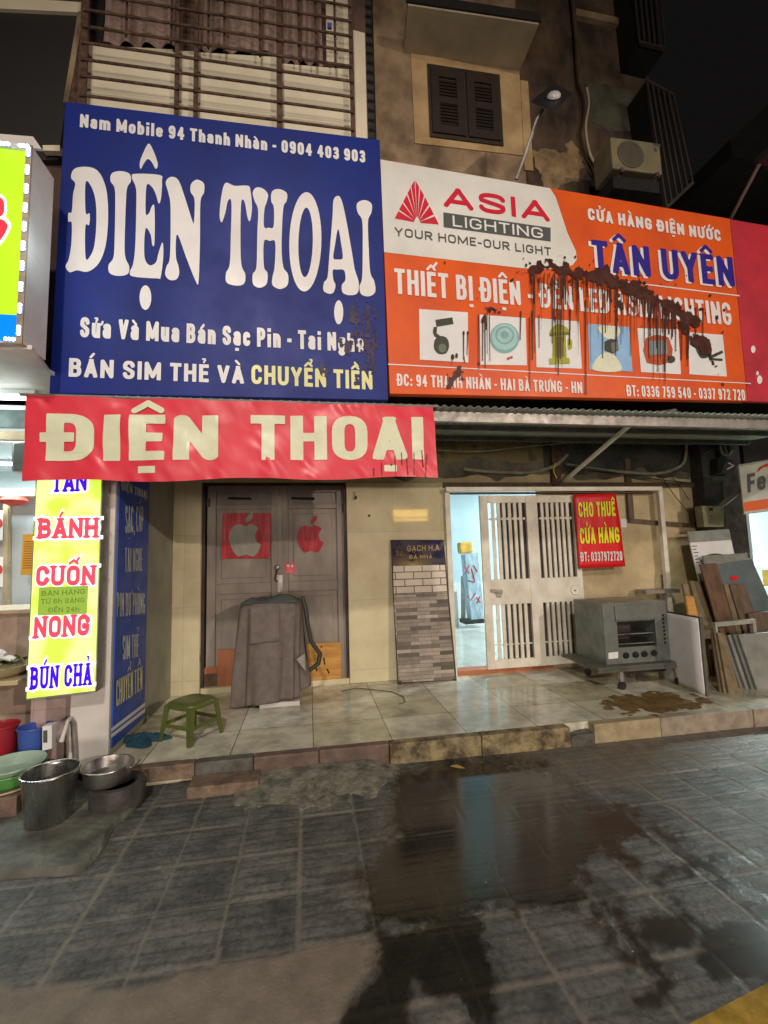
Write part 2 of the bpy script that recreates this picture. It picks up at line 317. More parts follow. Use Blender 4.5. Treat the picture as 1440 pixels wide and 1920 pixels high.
def glyph(ch, wd, t, style, ky=1.0):
    """polygons of one character: cell width wd for a width-1 letter, stroke t, both in cap heights; -> (polys, advance)"""
    key = (ch, wd, t, style, ky)
    if key in GC: return GC[key]
    nf = unicodedata.normalize('NFD', ch); base = nf[0]; marks = nf[1:]
    if base == ' ': GC[key] = ([], wd*.5); return GC[key]
    if base not in GLY: base = base.upper()
    rel, st = GLY[base]; cw = max(t*1.0, wd*rel) if rel else t*1.02
    lower = base.islower(); top = .68 if lower and base not in 'bhlit' else 1.0
    mx = lambda p: (t/2+p[0]*(cw-t), t/2+p[1]*(ky-t))
    pad = .32; res = 46
    xs = np.linspace(-pad, cw+pad, max(14, int((cw+2*pad)*res))); ys = np.linspace(-.42, 1.62, int(2.04*res)); X, Y0 = np.meshgrid(xs, ys); Y = Y0*ky
    F = np.full(X.shape, 9.)
    for s in st:
        P = [mx(p) for p in s]; P = [p for i, p in enumerate(P) if i == 0 or math.hypot(p[0]-P[i-1][0], p[1]-P[i-1][1]) > 1e-4]; closed = math.hypot(P[0][0]-P[-1][0], P[0][1]-P[-1][1]) < 1e-6
        D = np.full(X.shape, 9.)
        for a, b in zip(P, P[1:]): D = np.minimum(D, dseg(X, Y, a, b)-t/2)
        if style == 'sans':
            for i in range(0 if closed else 1, len(P)-1):
                a, b, c = (P[-2] if i == 0 else P[i-1]), P[i], P[i+1]; d1 = (abs(b[0]-a[0]), abs(b[1]-a[1])); d2 = (abs(c[0]-b[0]), abs(c[1]-b[1]))
                if min(d1) < 1e-3 and min(d2) < 1e-3 and min(max(d1), max(d2)) > .12 and abs((d1[0] < 1e-3)-(d2[0] < 1e-3)) == 1: D = np.minimum(D, dbox(X, Y, b, (1, 0), t/2, t/2))
        if not closed:
            for a, b in ((P[0], P[1]), (P[-1], P[-2])):
                d = np.array(b)-np.array(a); d = d/(np.linalg.norm(d)+1e-9)
                if style == 'sans' and base not in 'CGSacesg235690': D = np.minimum(D, dbox(X, Y, np.array(a), d, t/2, t/2))
                elif style == 'sans': pass
                elif style in ('serif', 'bone'):
                    v = abs(d[1]) > .55
                    if v and base not in 'CGS' and (min(abs(a[1]-t/2), abs(a[1]-(ky-t/2))) < .02 or lower):
                        yy = a[1]-t*.5*np.sign(d[1])+t*.2*np.sign(d[1])
                        k = .95
                        D2 = dbox(X, Y, (a[0], yy), (1, 0), t*k, t*.2); h = np.maximum(.09-np.abs(D-D2), 0)/.09
                        D = np.minimum(D, D2)-h*h*.09*.25
                    else: D = np.minimum(D, np.hypot(X-a[0], Y-a[1])-t*.66)
        F = np.minimum(F, D)
    if style == 'sans':
        lo = -.42 if base in 'gp,' else 0.0
        ex = .25*cw if base == 'Đ' else 0
        F = np.maximum(F, np.maximum(np.abs(X-cw/2+ex*.0)-cw/2-ex, np.maximum(lo-Y, Y-ky)))
    Y = Y0; cx = cw/2; th = min(t, .22)*.62; ay = top+.1
    if base == 'i' and marks: F = np.where(Y > .75, 9, F)
    def stroke(pts, r):
        nonlocal F
        for a, b in zip(pts, pts[1:]): F = np.minimum(F, dseg(X, Y, a, b)-r)
    aw = min(.3, max(.14, wd*.3)); two = '\u0302' in marks
    for c in marks:
        if c == '\u0302': stroke([(cx-aw, ay), (cx, ay+.16), (cx+aw, ay)], th*.5)
        elif c == '\u0301': k = (aw*.85, .1) if two else (0, 0); stroke([(cx-.03+k[0], ay+k[1]), (cx+.1+k[0], ay+.18+k[1])], th*.5)
        elif c == '\u0300': k = (aw*.5, .13) if two else (0, 0); stroke([(cx-.1+k[0], ay+.18+k[1]), (cx+.05+k[0], ay+k[1])], th*.5)
        elif c == '\u0309':
            k = (aw*.8, .14) if two else (0, 0); stroke([(cx-.06+k[0], ay+.19+k[1]), (cx+.04+k[0], ay+.2+k[1]), (cx+.06+k[0], ay+.12+k[1]), (cx+k[0], ay+.07+k[1]), (cx+k[0], ay+k[1])], th*.36)
        elif c == '\u0323': F = np.minimum(F, dbox(X, Y, (cx, -.2), (1, 0), t*.52, min(.075, t*.4)) if style == 'sans' else np.hypot((X-cx)*1.2, Y+.2)-t*.5)
        elif c == '\u031b': stroke([(cw-t*.4, top-.06), (cw+.08, top+.02), (cw+.1, top+.14)], th*.42)
        elif c == '\u0306': stroke([(cx-aw, ay+.12), (cx-aw*.5, ay+.02), (cx+aw*.5, ay+.02), (cx+aw, ay+.12)], th*.4)
    GC[key] = (sdf_polys(F, xs, ys), cw); return GC[key]
def text(mb, s, O, R, T, wd=.62, t=.2, gap=.12, style='sans', off=(0, 0, 0), mi=0, ky=1.0):
    """lettering on the segment O (left end of the baseline) to R (right end), cap height O to T, all world points"""
    O, R, T = (np.array(p, float) for p in (O, R, T)); x = 0; items = []
    for ch in s:
        p, adv = glyph(ch, wd, t, style, ky); items.append((x, p)); x += adv+(gap if ch != ' ' else 0)
    W = x-gap; u = (R-O)/W; v = T-O; off = np.array(off, float)
    for x0, pl in items:
        for p in pl: mb.add([O+u*(x0+a)+v*b+off for a, b in p], [tuple(range(len(p)))], mi)
    return mb
def ptext(mb, s, x0, y0, x1, y1, cap, Y, off=.004, **k):
    O = PY(x0, y0, Y); return text(mb, s, O, PY(x1, y1, Y), PY(x0, y0-cap, Y)*np.array((0, 1, 1))+O*np.array((1, 0, 0)), off=(0, -off, 0), **k)
def quadY(mb, pts, Y, th=None, off=0., mi=0):
    P = [PY(a, b, Y)+np.array((0, -off, 0)) for a, b in pts]
    return mb.prism(P, (0, th, 0), mi) if th else mb.poly(P[::-1] if np.cross(P[1]-P[0], P[2]-P[0])[1] > 0 else P, mi)

# ================================================================== materials
M = {}
M['road'] = pm('road', (.05,.05,.05), .7, bump=.3, scale=30)
M['porch'] = tiles('porch_tile', L(215,204,172), L(176,160,126), L(100,88,68), .62, .6, .004, .16, 0, 'xy', (.02,.02), .1, .5, 0)
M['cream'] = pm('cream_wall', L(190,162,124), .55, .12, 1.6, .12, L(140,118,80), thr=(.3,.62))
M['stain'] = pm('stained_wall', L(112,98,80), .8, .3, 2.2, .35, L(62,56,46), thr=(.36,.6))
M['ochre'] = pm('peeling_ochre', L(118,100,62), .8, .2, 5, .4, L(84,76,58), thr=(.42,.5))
M['marble'] = tiles('cream_marble', L(205,184,148), L(194,174,138), L(168,150,118), .6, .8, .002, .03, 0, 'xz', (.42,.3), .02, .16, 0, 2.2)
M['pink'] = tiles('pink_marble', L(172,142,132), L(160,130,120), L(150,120,110), .6, .4, .003, .2, 0, 'xz', (-2.1,.1), .05, .3, 0, 5)
M['doorgrey'] = pm('grey_door_paint', L(140,121,106), .5, .12, 4, .06, L(114,99,88), stretch=(1,1,.35))
M['darkframe'] = pm('dark_frame', (.05,.035,.025), .6, .2)
M['ply'] = pm('plywood', L(190,135,65), .65, .15, 9, .05, L(165,108,48), stretch=(.3,.3,3))
M['plyred'] = pm('plywood_red', L(165,95,60), .65, .15, 7, .05, L(140,80,50), stretch=(1,1,.3))
M['plydark'] = pm('plywood_dark', L(105,75,55), .7, .2, 7, .05)
M['gate'] = pm('white_gate_paint', L(212,194,174), .5, .1, 5, .04, L(188,168,146), thr=(.3,.62))
M['slot_shade'] = pm('gate_shadow_sheet', (.10,.085,.075), .7, .2)
M['steel'] = pm('stainless', (.55,.55,.54), .28, .1, 12, .02, metal=1, stretch=(4,4,.4))
M['alum'] = pm('aluminium', (.6,.58,.56), .35, .15, 14, .05, metal=1)
M['galv'] = pm('galvanised', (.42,.41,.38), .5, .15, 9, metal=.7)
M['ovensteel'] = pm('oven_steel', L(120,116,106), .38, .2, 5, .05, L(92,88,80), metal=.35)
M['black'] = pm('black_plastic', (.02,.02,.02), .45, .2)
M['rust'] = pm('rusty_iron', (.15,.085,.055), .8, .3, 20, .2)
M['whitepaint'] = pm('white_paint', (.74,.72,.68), .5, .08, 3, .03)
M['board'] = pm('white_board', L(222,212,194), .4, .08, 3)
M['grey'] = pm('grey_board', L(105,100,90), .6, .15, 4)
M['grey2'] = pm('grey_slab', L(128,122,110), .6, .15, 5)
M['bluegrey'] = pm('bluegrey_board', L(88,92,90), .6, .15, 4)
M['brown'] = pm('brown_board', L(98,68,48), .55, .2, 6, .05, stretch=(3,3,.4))
M['tan'] = pm('tan_board', L(120,98,70), .6, .2, 6, .05, stretch=(3,3,.4))
M['oldbrown'] = pm('old_wood', L(98,76,58), .6, .2, 6, .05, stretch=(3,3,.4))
M['bluesign'] = pm('blue_sign', L(17,34,106), .5, .1, 1.4, .14, L(12,27,86), spec=.35, bscale=2.2)
M['signwhite'] = pm('vinyl_white', L(212,198,190), .45, .05, 2)
M['signyellow'] = pm('vinyl_yellow', L(222,212,130), .45, .05, 2)
M['orange'] = pm('orange_vinyl', L(214,82,22), .4, .1, 1.6, .12, L(186,64,16), bscale=2.4)
M['pinkred'] = pm('pinkred_panel', L(185,40,52), .5, .15, 2.2, .03, L(150,28,40))
M['navy'] = pm('navy_vinyl', L(38,22,112), .45, .05)
M['logored'] = pm('red_vinyl', L(190,20,42), .45, .05)
M['dgrey'] = pm('dark_grey_vinyl', L(72,72,66), .5, .05)
M['blueside'] = pm('blue_side', L(40,72,150), .4, .1)
M['splat'] = pm('dried_red_brown_paint', L(52,18,10), .4, .25, 9, .1, L(66,26,14))
M['stainred'] = pm('faded_paint', L(46,26,62), .5, .2, 9)
M['bannerred'] = pm('red_banner', L(208,52,62), .36, .06, 2.2, .0, L(196,42,54))
M['bannertext'] = pm('banner_lettering', L(206,196,160), .4, .05)
M['rentred'] = pm('rent_red', L(205,28,30), .4, .06)
M['rentyellow'] = pm('rent_yellow', L(235,195,30), .45, .05)
M['cloth'] = pm('grey_cloth', L(104,88,79), .8, .1, 14, .06, L(92,78,70))
M['clothback'] = pm('cloth_back', L(70,68,64), .85, .1, 30, .1)
M['darkgreen'] = pm('dark_green', L(46,48,42), .5, .1)
M['stool'] = pm('green_plastic', L(80,84,34), .38, .12, 4, .02)
M['teal'] = pm('teal_cloth', L(28,62,72), .85, .15, 12, .1)
M['basin'] = pm('pale_green_plastic', (.42,.58,.46), .35, .08)
M['basing'] = pm('bright_green_plastic', (.15,.5,.12), .35, .08)
M['basinc'] = pm('cream_plastic', (.6,.52,.32), .4, .08)
M['redp'] = pm('red_plastic', (.45,.03,.05), .35, .08)
M['bluep'] = pm('blue_plastic', (.06,.13,.5), .35, .08)
M['stone'] = pm('stone_block', L(92,84,74), .8, .25, 9, .4)
M['sootiron'] = pm('sooty_clay', L(70,62,56), .8, .3, 8, .3)
M['concrete'] = pm('concrete', L(122,112,94), .85, .3, 11, .5, L(76,70,60), thr=(.36,.62))
M['terracotta'] = pm('terracotta_slab', L(126,98,76), .75, .25, 9, .4, L(80,64,52))
M['redtile'] = pm('redbrown_tile', L(112,84,70), .55, .25, 7, .3, L(80,62,52))
M['kerbyellow'] = pm('yellowed_kerb', L(138,116,80), .7, .25, 9, .5, L(70,56,40), thr=(.38,.62))
M['kerbclean'] = pm('kerb_cream', L(156,132,98), .6, .15, 10, .15)
M['kerbgrey'] = pm('kerb_greyish', L(150,128,108), .6, .2, 8, .2)
M['dark'] = pm('very_dark', (.012,.011,.011), .8, .2)
M['charcoal'] = pm('charcoal_cladding', (.028,.026,.024), .55, .15, 2)
M['siding'] = pm('cream_siding', L(226,188,158), .55, .08, 2, .03)
M['oldwall'] = pm('old_beige_plaster', L(150,120,90), .85, .3, 2.4, .5, L(88,68,52), thr=(.34,.64), stretch=(1.1,1,.85))
M['oldwall2'] = pm('old_dark_plaster', L(100,76,56), .88, .3, 2.2, .5, L(50,38,32), thr=(.36,.66), stretch=(1.2,1,.8))
M['surround'] = pm('window_plaster', L(178,142,98), .8, .15, 2.5, .15, L(140,108,72))
M['soffit'] = pm('soffit_plaster', L(170,148,120), .85, .15, 2)
M['shutter'] = pm('dark_shutter', L(44,32,24), .6, .2, 6, stretch=(1,1,3))
M['pinkcloth'] = pm('hung_cloth', L(150,118,104), .85, .2, 5, .1, stretch=(3,1,.5))
M['ac'] = pm('ac_white', L(120,106,78), .5, .15, 4)
M['acgrille'] = pm('ac_grille', L(84,76,60), .5, .1)
M['roomwall'] = pm('pale_blue_wall', (.5,.66,.74), .6, .06, 1.5)
M['roomwhite'] = pm('room_white', (.75,.78,.78), .6, .05, 2)
M['roomfloor'] = tiles('room_floor', (.62,.66,.62), (.58,.62,.58), (.4,.42,.4), .6, .6, .004, .15, 0, 'xy')
M['pipe'] = pm('white_pipe', L(150,135,110), .5, .2, 12)
M['cable'] = pm('cable_grey', L(96,86,74), .6, .1)
M['cabledark'] = pm('cable_dark', (.03,.027,.025), .6, .1)
M['corr'] = pm('awning_sheet', L(150,146,130), .5, .15, 3)
M['ironbeam'] = pm('iron_beam', L(86,80,68), .6, .2, 6)
M['yellowtac'] = pm('yellow_paving', L(160,120,30), .6, .25, 12, .2)
M['gold'] = pm('gold_letter', L(160,120,40), .4, .1)
M['plaque'] = pm('navy_gloss', L(40,38,62), .1, .08)
M['splitstone'] = tiles('ledger_tile', L(160,140,122), L(52,43,38), L(74,62,54), .25, .042, .002, .4, .37, 'xz', (0,.15), .3, .25, -.1, 9)
M['subway'] = tiles('subway_tile', L(200,178,158), L(188,166,146), L(74,60,52), .22, .083, .006, .3, .5, 'xz', (.02,.0), .3, .1)
M['foilred'] = pm('shiny_red_foil', (.6,.012,.025), .42, .1, 4, .3, (.36,.01,.02), spec=.3, bscale=11, stretch=(3,1,.6))
M['foilsilver'] = pm('dull_silver_foil', L(150,140,125), .5, .1, 4, .2, spec=.15, bscale=9, stretch=(3,1,.6))
M['paper'] = pm('paper', L(215,205,190), .7, .05)
M['leaf'] = pm('dry_leaf', L(150,120,60), .7, .1)
M['litwall'] = pm('lit_shop_wall', (.62,.72,.72), .5, .05, 2)
M['menu'] = pm('orange_menu', (.7,.34,.03), .5, .05)
M['menutext'] = pm('menu_print', (.35,.12,.02), .6, .05)
M['lantern'] = pm('red_paper', (.6,.06,.04), .6, .05)
M['countertop'] = pm('counter_wood', L(170,140,110), .5, .12, 6)
M['brownstone'] = pm('counter_marble', L(165,138,118), .3, .2, 6, .02, L(140,112,96))
M['green'] = pm('greens', (.12,.2,.05), .7, .3, 20)
M['glove'] = pm('white_glove', (.7,.7,.66), .7, .05)
M['lidblue'] = em('sign_top_lit', (.35,.5,.95), 1.0)
M['lime'] = em('lime_lightbox', (.47,.84,.02), .98)
M['limeblue'] = em('lightbox_blue', (.0,.22,1.0), 1.0)
M['limeyellow'] = em('lightbox_yellow', (.62,.95,.08), 1.02, col2=(.88,1.0,.4), scale=5)
M['lbwhite'] = em('lightbox_white', (1,1,1), 1.15)
M['lbred'] = em('lightbox_red', (.95,.04,.06), .95)
M['lbpink'] = em('lightbox_pink', (1,.07,.11), .95)
M['lbviolet'] = em('lightbox_violet', (.055,.0,.8), .95)
M['led_body_glow'] = em('led_resin_glow', (.25,.35,.9), .6)  # module body glows to stand in for the halo round the LEDs
M['led'] = em('led', (.8,.95,1), 14)
M['tube'] = em('tube_lamp', (.92,.98,1), 9)
M['stickergreen'] = em('sticker_green', (.32,.5,.06), .75)
M['stickertext'] = em('sticker_text', (.14,.26,.03), .6)

# ================================================================== ground
YK, YF, PZ0 = 3.66, 5.45, .15
build(MB().box(-60, 60, -40, 60, -.6, -.03), 'ground', M['road'], kind='structure')

def pavement():
    x0, x1, y0, y1, st = -2.9, 5.2, .9, 3.72, .0115
    nx, ny = int((x1-x0)/st), int((y1-y0)/st)
    xs = np.linspace(x0, x1, nx+1); ys = np.linspace(y0, y1, ny+1); X, Y = np.meshgrid(xs, ys)
    P = np.stack([X.ravel(), Y.ravel(), np.zeros(X.size)], 1); q = P-CAM; zc = np.maximum(q@FW, .15)
    U = (720+FPX*(q@RT)/zc).reshape(X.shape); V = (960-FPX*(q@UP)/zc).reshape(X.shape)
    n = vnoise(X, Y, .05, 1)*22+vnoise(X, Y, .16, 2)*26+vnoise(X, Y, .025, 5)*12
    wet = dpoly(U, V, [(735,1480),(765,1445),(800,1412),(960,1411),(1005,1440),(1070,1475),(1100,1505),(1165,1510),(1225,1560),(1160,1572),(1110,1590),(1090,1640),(1105,1690),(1080,1712),(980,1715),(905,1712),(800,1738),(700,1742),(672,1640),(735,1560)])
    w2 = dpoly(U, V, [(690,1738),(905,1710),(912,1760),(930,1800),(940,1850),(935,1990),(640,1990),(640,1930),(690,1860),(712,1790)])
    w2 = np.maximum(w2, -dpoly(U, V, [(775,1838),(800,1860),(880,1885),(900,1990),(790,1990)]))
    wet = np.minimum(wet, w2)
    for pl in ([(1165,1745),(1250,1722),(1310,1735),(1300,1770),(1200,1775)], [(1320,1752),(1440,1705),(1520,1700),(1500,1830),(1330,1850),(1310,1800)], [(1170,1860),(1250,1850),(1255,1880),(1180,1902)]):
        wet = np.minimum(wet, dpoly(U, V, pl))
    for pl, r in (([(1190,1530),(1290,1600),(1370,1660),(1460,1712)], 9), ([(1090,1640),(1180,1745),(1250,1850)], 13), ([(1225,1645),(1350,1612),(1420,1600)], 8), ([(1110,1700),(1180,1800)], 10), ([(1100,1540),(1160,1600),(1230,1650),(1330,1760)], 10)):
        for a, b in zip(pl, pl[1:]): wet = np.minimum(wet, dseg(U, V, a, b)-r)
    gloss = np.clip(.5-(np.minimum(dpoly(U, V, [(650,1400),(1010,1400),(1100,1500),(1110,1600),(1090,1720),(905,1730),(640,1760)]), w2))/40, 0, 1)
    wet = np.clip(.5-(wet+n*1.15+vnoise(X, Y, .011, 6)*14)/26, 0, 1)
    damp = np.clip(.5-(dpoly(U, V, [(560,1560),(740,1470),(1000,1400),(1450,1330),(1700,1330),(1700,1990),(560,1990),(600,1760)])+n*3)/60, 0, 1)
    dirt = dpoly(U, V, [(-900,1860),(0,1850),(250,1850),(420,1800),(560,1780),(712,1755),(712,1800),(650,1870),(600,1990),(-900,1990)])
    dirt = np.clip(.5-(dirt+n*.6)/14, 0, 1)
    dust = np.clip(.5-(dpoly(U, V, [(960,1375),(1250,1345),(1440,1325),(1440,1420),(1200,1480),(1060,1455),(990,1420)])+n*2)/30, 0, 1)*.75
    dirt = np.maximum(dirt, dust*.6)
    gap = lambda a, p, o: np.abs(((a-o+p/2) % p)-p/2)
    jx, jy = gap(X, .3255, .261), gap(Y, .3255, 2.408)
    jn = vnoise(X, Y, .05, 14)*.007+vnoise(X, Y, .4, 15)*.004; joint = np.minimum(jx, jy) < .0085+jn
    groove = (np.abs(((Y-2.408) % .0651)-.0325) < .006+jn*.6) & ~joint
    h = (-.005*joint-.0022*groove)*(1-.88*wet)+vnoise(X, Y, .3, 9)*.002*(1-.9*wet)+vnoise(X, Y, .03, 3)*.0012*(1-.97*wet)
    tilt = (np.sin(np.floor((X-.261)/.3255)*12.9+np.floor((Y-2.408)/.3255)*78.2)*43.7 % 1)-.5
    h = h+tilt*.004*(1-wet*.93)
    h = h*(1-.8*np.clip(dirt*1.3-.3, 0, 1))
    vs = np.stack([X.ravel(), Y.ravel(), h.ravel()], 1)
    idx = np.arange((nx+1)*(ny+1)).reshape(ny+1, nx+1)
    fs = np.stack([idx[:-1,:-1], idx[:-1,1:], idx[1:,1:], idx[1:,:-1]], -1).reshape(-1, 4)
    me = bpy.data.meshes.new('pavement'); me.from_pydata(vs.tolist(), [], fs.tolist()); me.shade_smooth()
    for nme, arr in (('wet', wet), ('damp', damp), ('dirt', dirt), ('joint', joint*1.), ('groove', groove*1.), ('gloss', gloss), ('tilt', tilt+.5)):
        at = me.attributes.new(nme, 'FLOAT', 'POINT'); at.data.foreach_set('value', arr.ravel().astype(np.float32))
    m = bpy.data.materials.new('paving'); m.use_nodes = True; nt = m.node_tree; N = nt.nodes; Lk = nt.links; b = N['Principled BSDF']
    A = lambda s: (lambda k: (setattr(k, 'attribute_name', s), k.outputs['Fac'])[1])(N.new('ShaderNodeAttribute'))
    g = N.new('ShaderNodeNewGeometry')
    def noise(s, d=6, st=None):
        k = N.new('ShaderNodeTexNoise'); k.inputs['Scale'].default_value = s; k.inputs['Detail'].default_value = d; k.inputs['Roughness'].default_value = .65
        if st: mp = N.new('ShaderNodeMapping'); mp.inputs['Scale'].default_value = st; Lk.new(g.outputs['Position'], mp.inputs[0]); Lk.new(mp.outputs[0], k.inputs['Vector'])
        else: Lk.new(g.outputs['Position'], k.inputs['Vector'])
        return k.outputs['Fac']
    def ramp(f, a, ca, z, cz):
        k = N.new('ShaderNodeValToRGB'); k.color_ramp.elements[0].position = a; k.color_ramp.elements[0].color = (*ca, 1); k.color_ramp.elements[1].position = z; k.color_ramp.elements[1].color = (*cz, 1); Lk.new(f, k.inputs[0]); return k.outputs[0]
    def mix(f, a, c, mode='MIX'):
        k = N.new('ShaderNodeMix'); k.data_type = 'RGBA'; k.blend_type = mode
        (Lk.new(f, k.inputs[0]) if not isinstance(f, float) else setattr(k.inputs[0], 'default_value', f))
        for s, x in ((6, a), (7, c)): (Lk.new(x, k.inputs[s]) if not isinstance(x, tuple) else setattr(k.inputs[s], 'default_value', (*x, 1)))
        return k.outputs[2]
    def math_(op, a, c):
        k = N.new('ShaderNodeMath'); k.operation = op
        for s, x in ((0, a), (1, c)): (Lk.new(x, k.inputs[s]) if not isinstance(x, float) else setattr(k.inputs[s], 'default_value', x))
        k.use_clamp = True; return k.outputs[0]
    base = ramp(noise(5), .33, (.066,.074,.072), .68, (.21,.215,.2))
    base = mix(1.0, base, ramp(A('tilt'), .0, (.78,.78,.8), 1., (1.08,1.06,1.03)), 'MULTIPLY')
    base = mix(.8, base, ramp(noise(38, 4), .36, (.45,.45,.45), .55, (1,1,1)), 'MULTIPLY')
    base = mix(math_('MULTIPLY', A('groove'), .55), base, (.05,.05,.046))
    scuff = ramp(noise(5, 9, (1, 1.7, 1)), .56, (0,0,0), .74, (.55,.55,.55)); base = mix(scuff, base, (.25,.235,.2))
    base = mix(math_('MULTIPLY', A('joint'), math_('MULTIPLY', noise(2.5, 3), 1.25)), base, (.24,.22,.18))
    base = mix(A('dirt'), base, ramp(noise(9), .3, (.16,.14,.11), .7, (.26,.225,.175)))
    base = mix(math_('MULTIPLY', A('wet'), .9), base, ramp(noise(6), .3, (.010,.009,.007), .7, (.022,.019,.013)))
    Lk.new(base, b.inputs['Base Color']); Lk.new(math_('SUBTRACT', .5, math_('MULTIPLY', A('wet'), -.12)), b.inputs['Specular IOR Level'])
    rough = math_('ADD', .62, math_('MULTIPLY', noise(14), .2))
    rough = math_('SUBTRACT', rough, math_('MULTIPLY', A('damp'), math_('MULTIPLY', noise(3.2), .55)))
    k = N.new('ShaderNodeMix'); k.data_type = 'FLOAT'; Lk.new(A('wet'), k.inputs[0]); Lk.new(rough, k.inputs[2]); k2 = N.new('ShaderNodeMix'); k2.data_type = 'FLOAT'; Lk.new(A('gloss'), k2.inputs[0]); k2.inputs[2].default_value = .3; k2.inputs[3].default_value = .055; Lk.new(k2.outputs[0], k.inputs[3]); Lk.new(k.outputs[0], b.inputs['Roughness'])
    bp = N.new('ShaderNodeBump'); bp.inputs['Distance'].default_value = .01; Lk.new(math_('SUBTRACT', .5, math_('MULTIPLY', A('wet'), .46)), bp.inputs['Strength']); Lk.new(noise(60, 5), bp.inputs['Height']); Lk.new(bp.outputs[0], b.inputs['Normal'])
    me.materials.append(m); o = bpy.data.objects.new('pavement', me); COL.objects.link(o); tag(o, kind='structure')
pavement()

# yellow guiding strip at the street side of the pavement
a, b_ = PZ(1200,1919), PZ(1440,1830)
build(MB().prism([(a[0]-.05, a[1]-.08, .004), (b_[0]+1.2, b_[1]+.19, .004), (b_[0]+1.2, b_[1]-.06, .004), (a[0]+.15, a[1]-.35, .004)], (0, 0, .008)), 'tactile_paving', M['yellowtac'], kind='structure')

# porch: slab, tiled top, kerb blocks, broken step
build(MB().box(-1.5, 9, YK+.06, YF+.3, -.02, PZ0), 'porch_floor', M['porch'], kind='structure')
kb = [(-1.27,-.83,'terracotta',.0,.04), (-.83,-.42,'stone',.0,.02), (-.42,.06,'redtile',.0,.0), (.06,.6,'redtile',.012,.0), (.6,1.35,'kerbyellow',.0,.0), (1.35,2.12,'kerbyellow',-.01,.0), (2.34,2.97,'kerbclean',.0,.0), (2.97,3.9,'kerbgrey',.0,.0), (3.9,6.5,'kerbgrey',-.008,.0)]
for i, (x0, x1, m, dy, dz) in enumerate(kb):
    build(MB().box(x0+.002, x1-.002, YK-.03+dy, YK+.0595, -.02+(.07 if i == 0 else 0), PZ0+.003), 'kerb', M[m], kind='structure', bevel=.008)
def rough_slab(name, outline, z0, z1, m, seed=0, amp=.015, n=40):
    P = smooth_loop(outline, 4); mb = MB(); k = len(P); c = np.mean(P, 0); rings = []
    for f, zz in ((1, z0), (1, z0+(z1-z0)*.6), (.96, z1), (.6, z1), (.25, z1)):
        rings.append([(c[0]+(p[0]-c[0])*f, c[1]+(p[1]-c[1])*f, zz+(amp*float(vnoise(np.array(p[0]*f), np.array(p[1]*f), .07, seed)) if zz > z0 else 0)) for p in P])
    vs = [q for r in rings for q in r]; fs = [(i*k+j, i*k+(j+1) % k, (i+1)*k+(j+1) % k, (i+1)*k+j) for i in range(4) for j in range(k)]+[tuple(4*k+j for j in range(k))]
    mb.add(vs, fs); return build(mb, name, m, kind='structure')
zp = lambda pts, z=0.: [tuple(PZ(a, b, z)[:2]) for a, b in pts]
build(MB().box(-.84, -.36, 3.44, YK-.032, -.02, .07), 'broken_step', M['terracotta'], kind='structure', bevel=.012)
def mortar():
    nx, ny = 170, 90; mb = MB()
    def f(u, v):
        x, y = -.52+1.2*u, 3.02+(YK-.031-3.02)*v; s = np.array
        edge = 3.17+.16*max(0, x-.1)+.5*max(0, x-.35)+.08*max(0, -.3-x)*4+.12*float(vnoise(s(x), s(x*.3), .14, 3))+.07*float(vnoise(s(x), s(y), .06, 4))+.02*float(vnoise(s(x), s(y), .022, 7))
        h = .075*min(1, max(0, (y-edge)/.55))**.8*(1-max(0, (abs(x-.05)-.42)/.25))
        if y < edge: h = -.012
        return (x, y, h+.007*float(vnoise(s(x), s(y), .09, 5))*(h > 0)+.0025*float(vnoise(s(x), s(y), .02, 6))*(h > 0)-.004)
    return build(mb.grid(f, nx, ny), 'mortar_ramp', M['concrete'], kind='structure', smooth=True)
mortar()
rough_slab('kerb_rubble', [(2.13,3.62),(2.33,3.62),(2.33,3.72),(2.13,3.72)], -.01, .08, M['stone'], 8, .04)
rough_slab('concrete_ledge', zp([(-260,1700),(0,1640),(140,1628),(190,1590),(215,1545),(260,1500),(230,1470),(100,1480),(0,1480),(-260,1500)], .03), -.02, .035, pm('ledge_concrete', L(96,90,78), .75, .25, 6, .4), 4, .02)
# dry sawdust / rust stain under the oven
def stain(cx, cy, rx, ry, z, m, name, seed, kind='structure'):
    xs = np.linspace(cx-1.5*rx, cx+1.5*rx, 70); ys = np.linspace(cy-1.5*ry, cy+1.5*ry, 50); X, Y = np.meshgrid(xs, ys)
    F = np.hypot((X-cx)/rx, (Y-cy)/ry)-1+vnoise(X, Y, .09, seed)*.9+vnoise(X, Y, .03, seed+1)*.6
    mb = MB()
    for p in sdf_polys(F, xs, ys): mb.poly([(a, b, z) for a, b in p])
    return build(mb, name, m, kind=kind)
M['ruststain'] = pm('rust_stain', L(122,90,45), .55, .25, 10, .15, L(78,54,26))
stain(3.2, 4.0, .5, .25, PZ0+.004, M['ruststain'], 'rust_stain', 11)

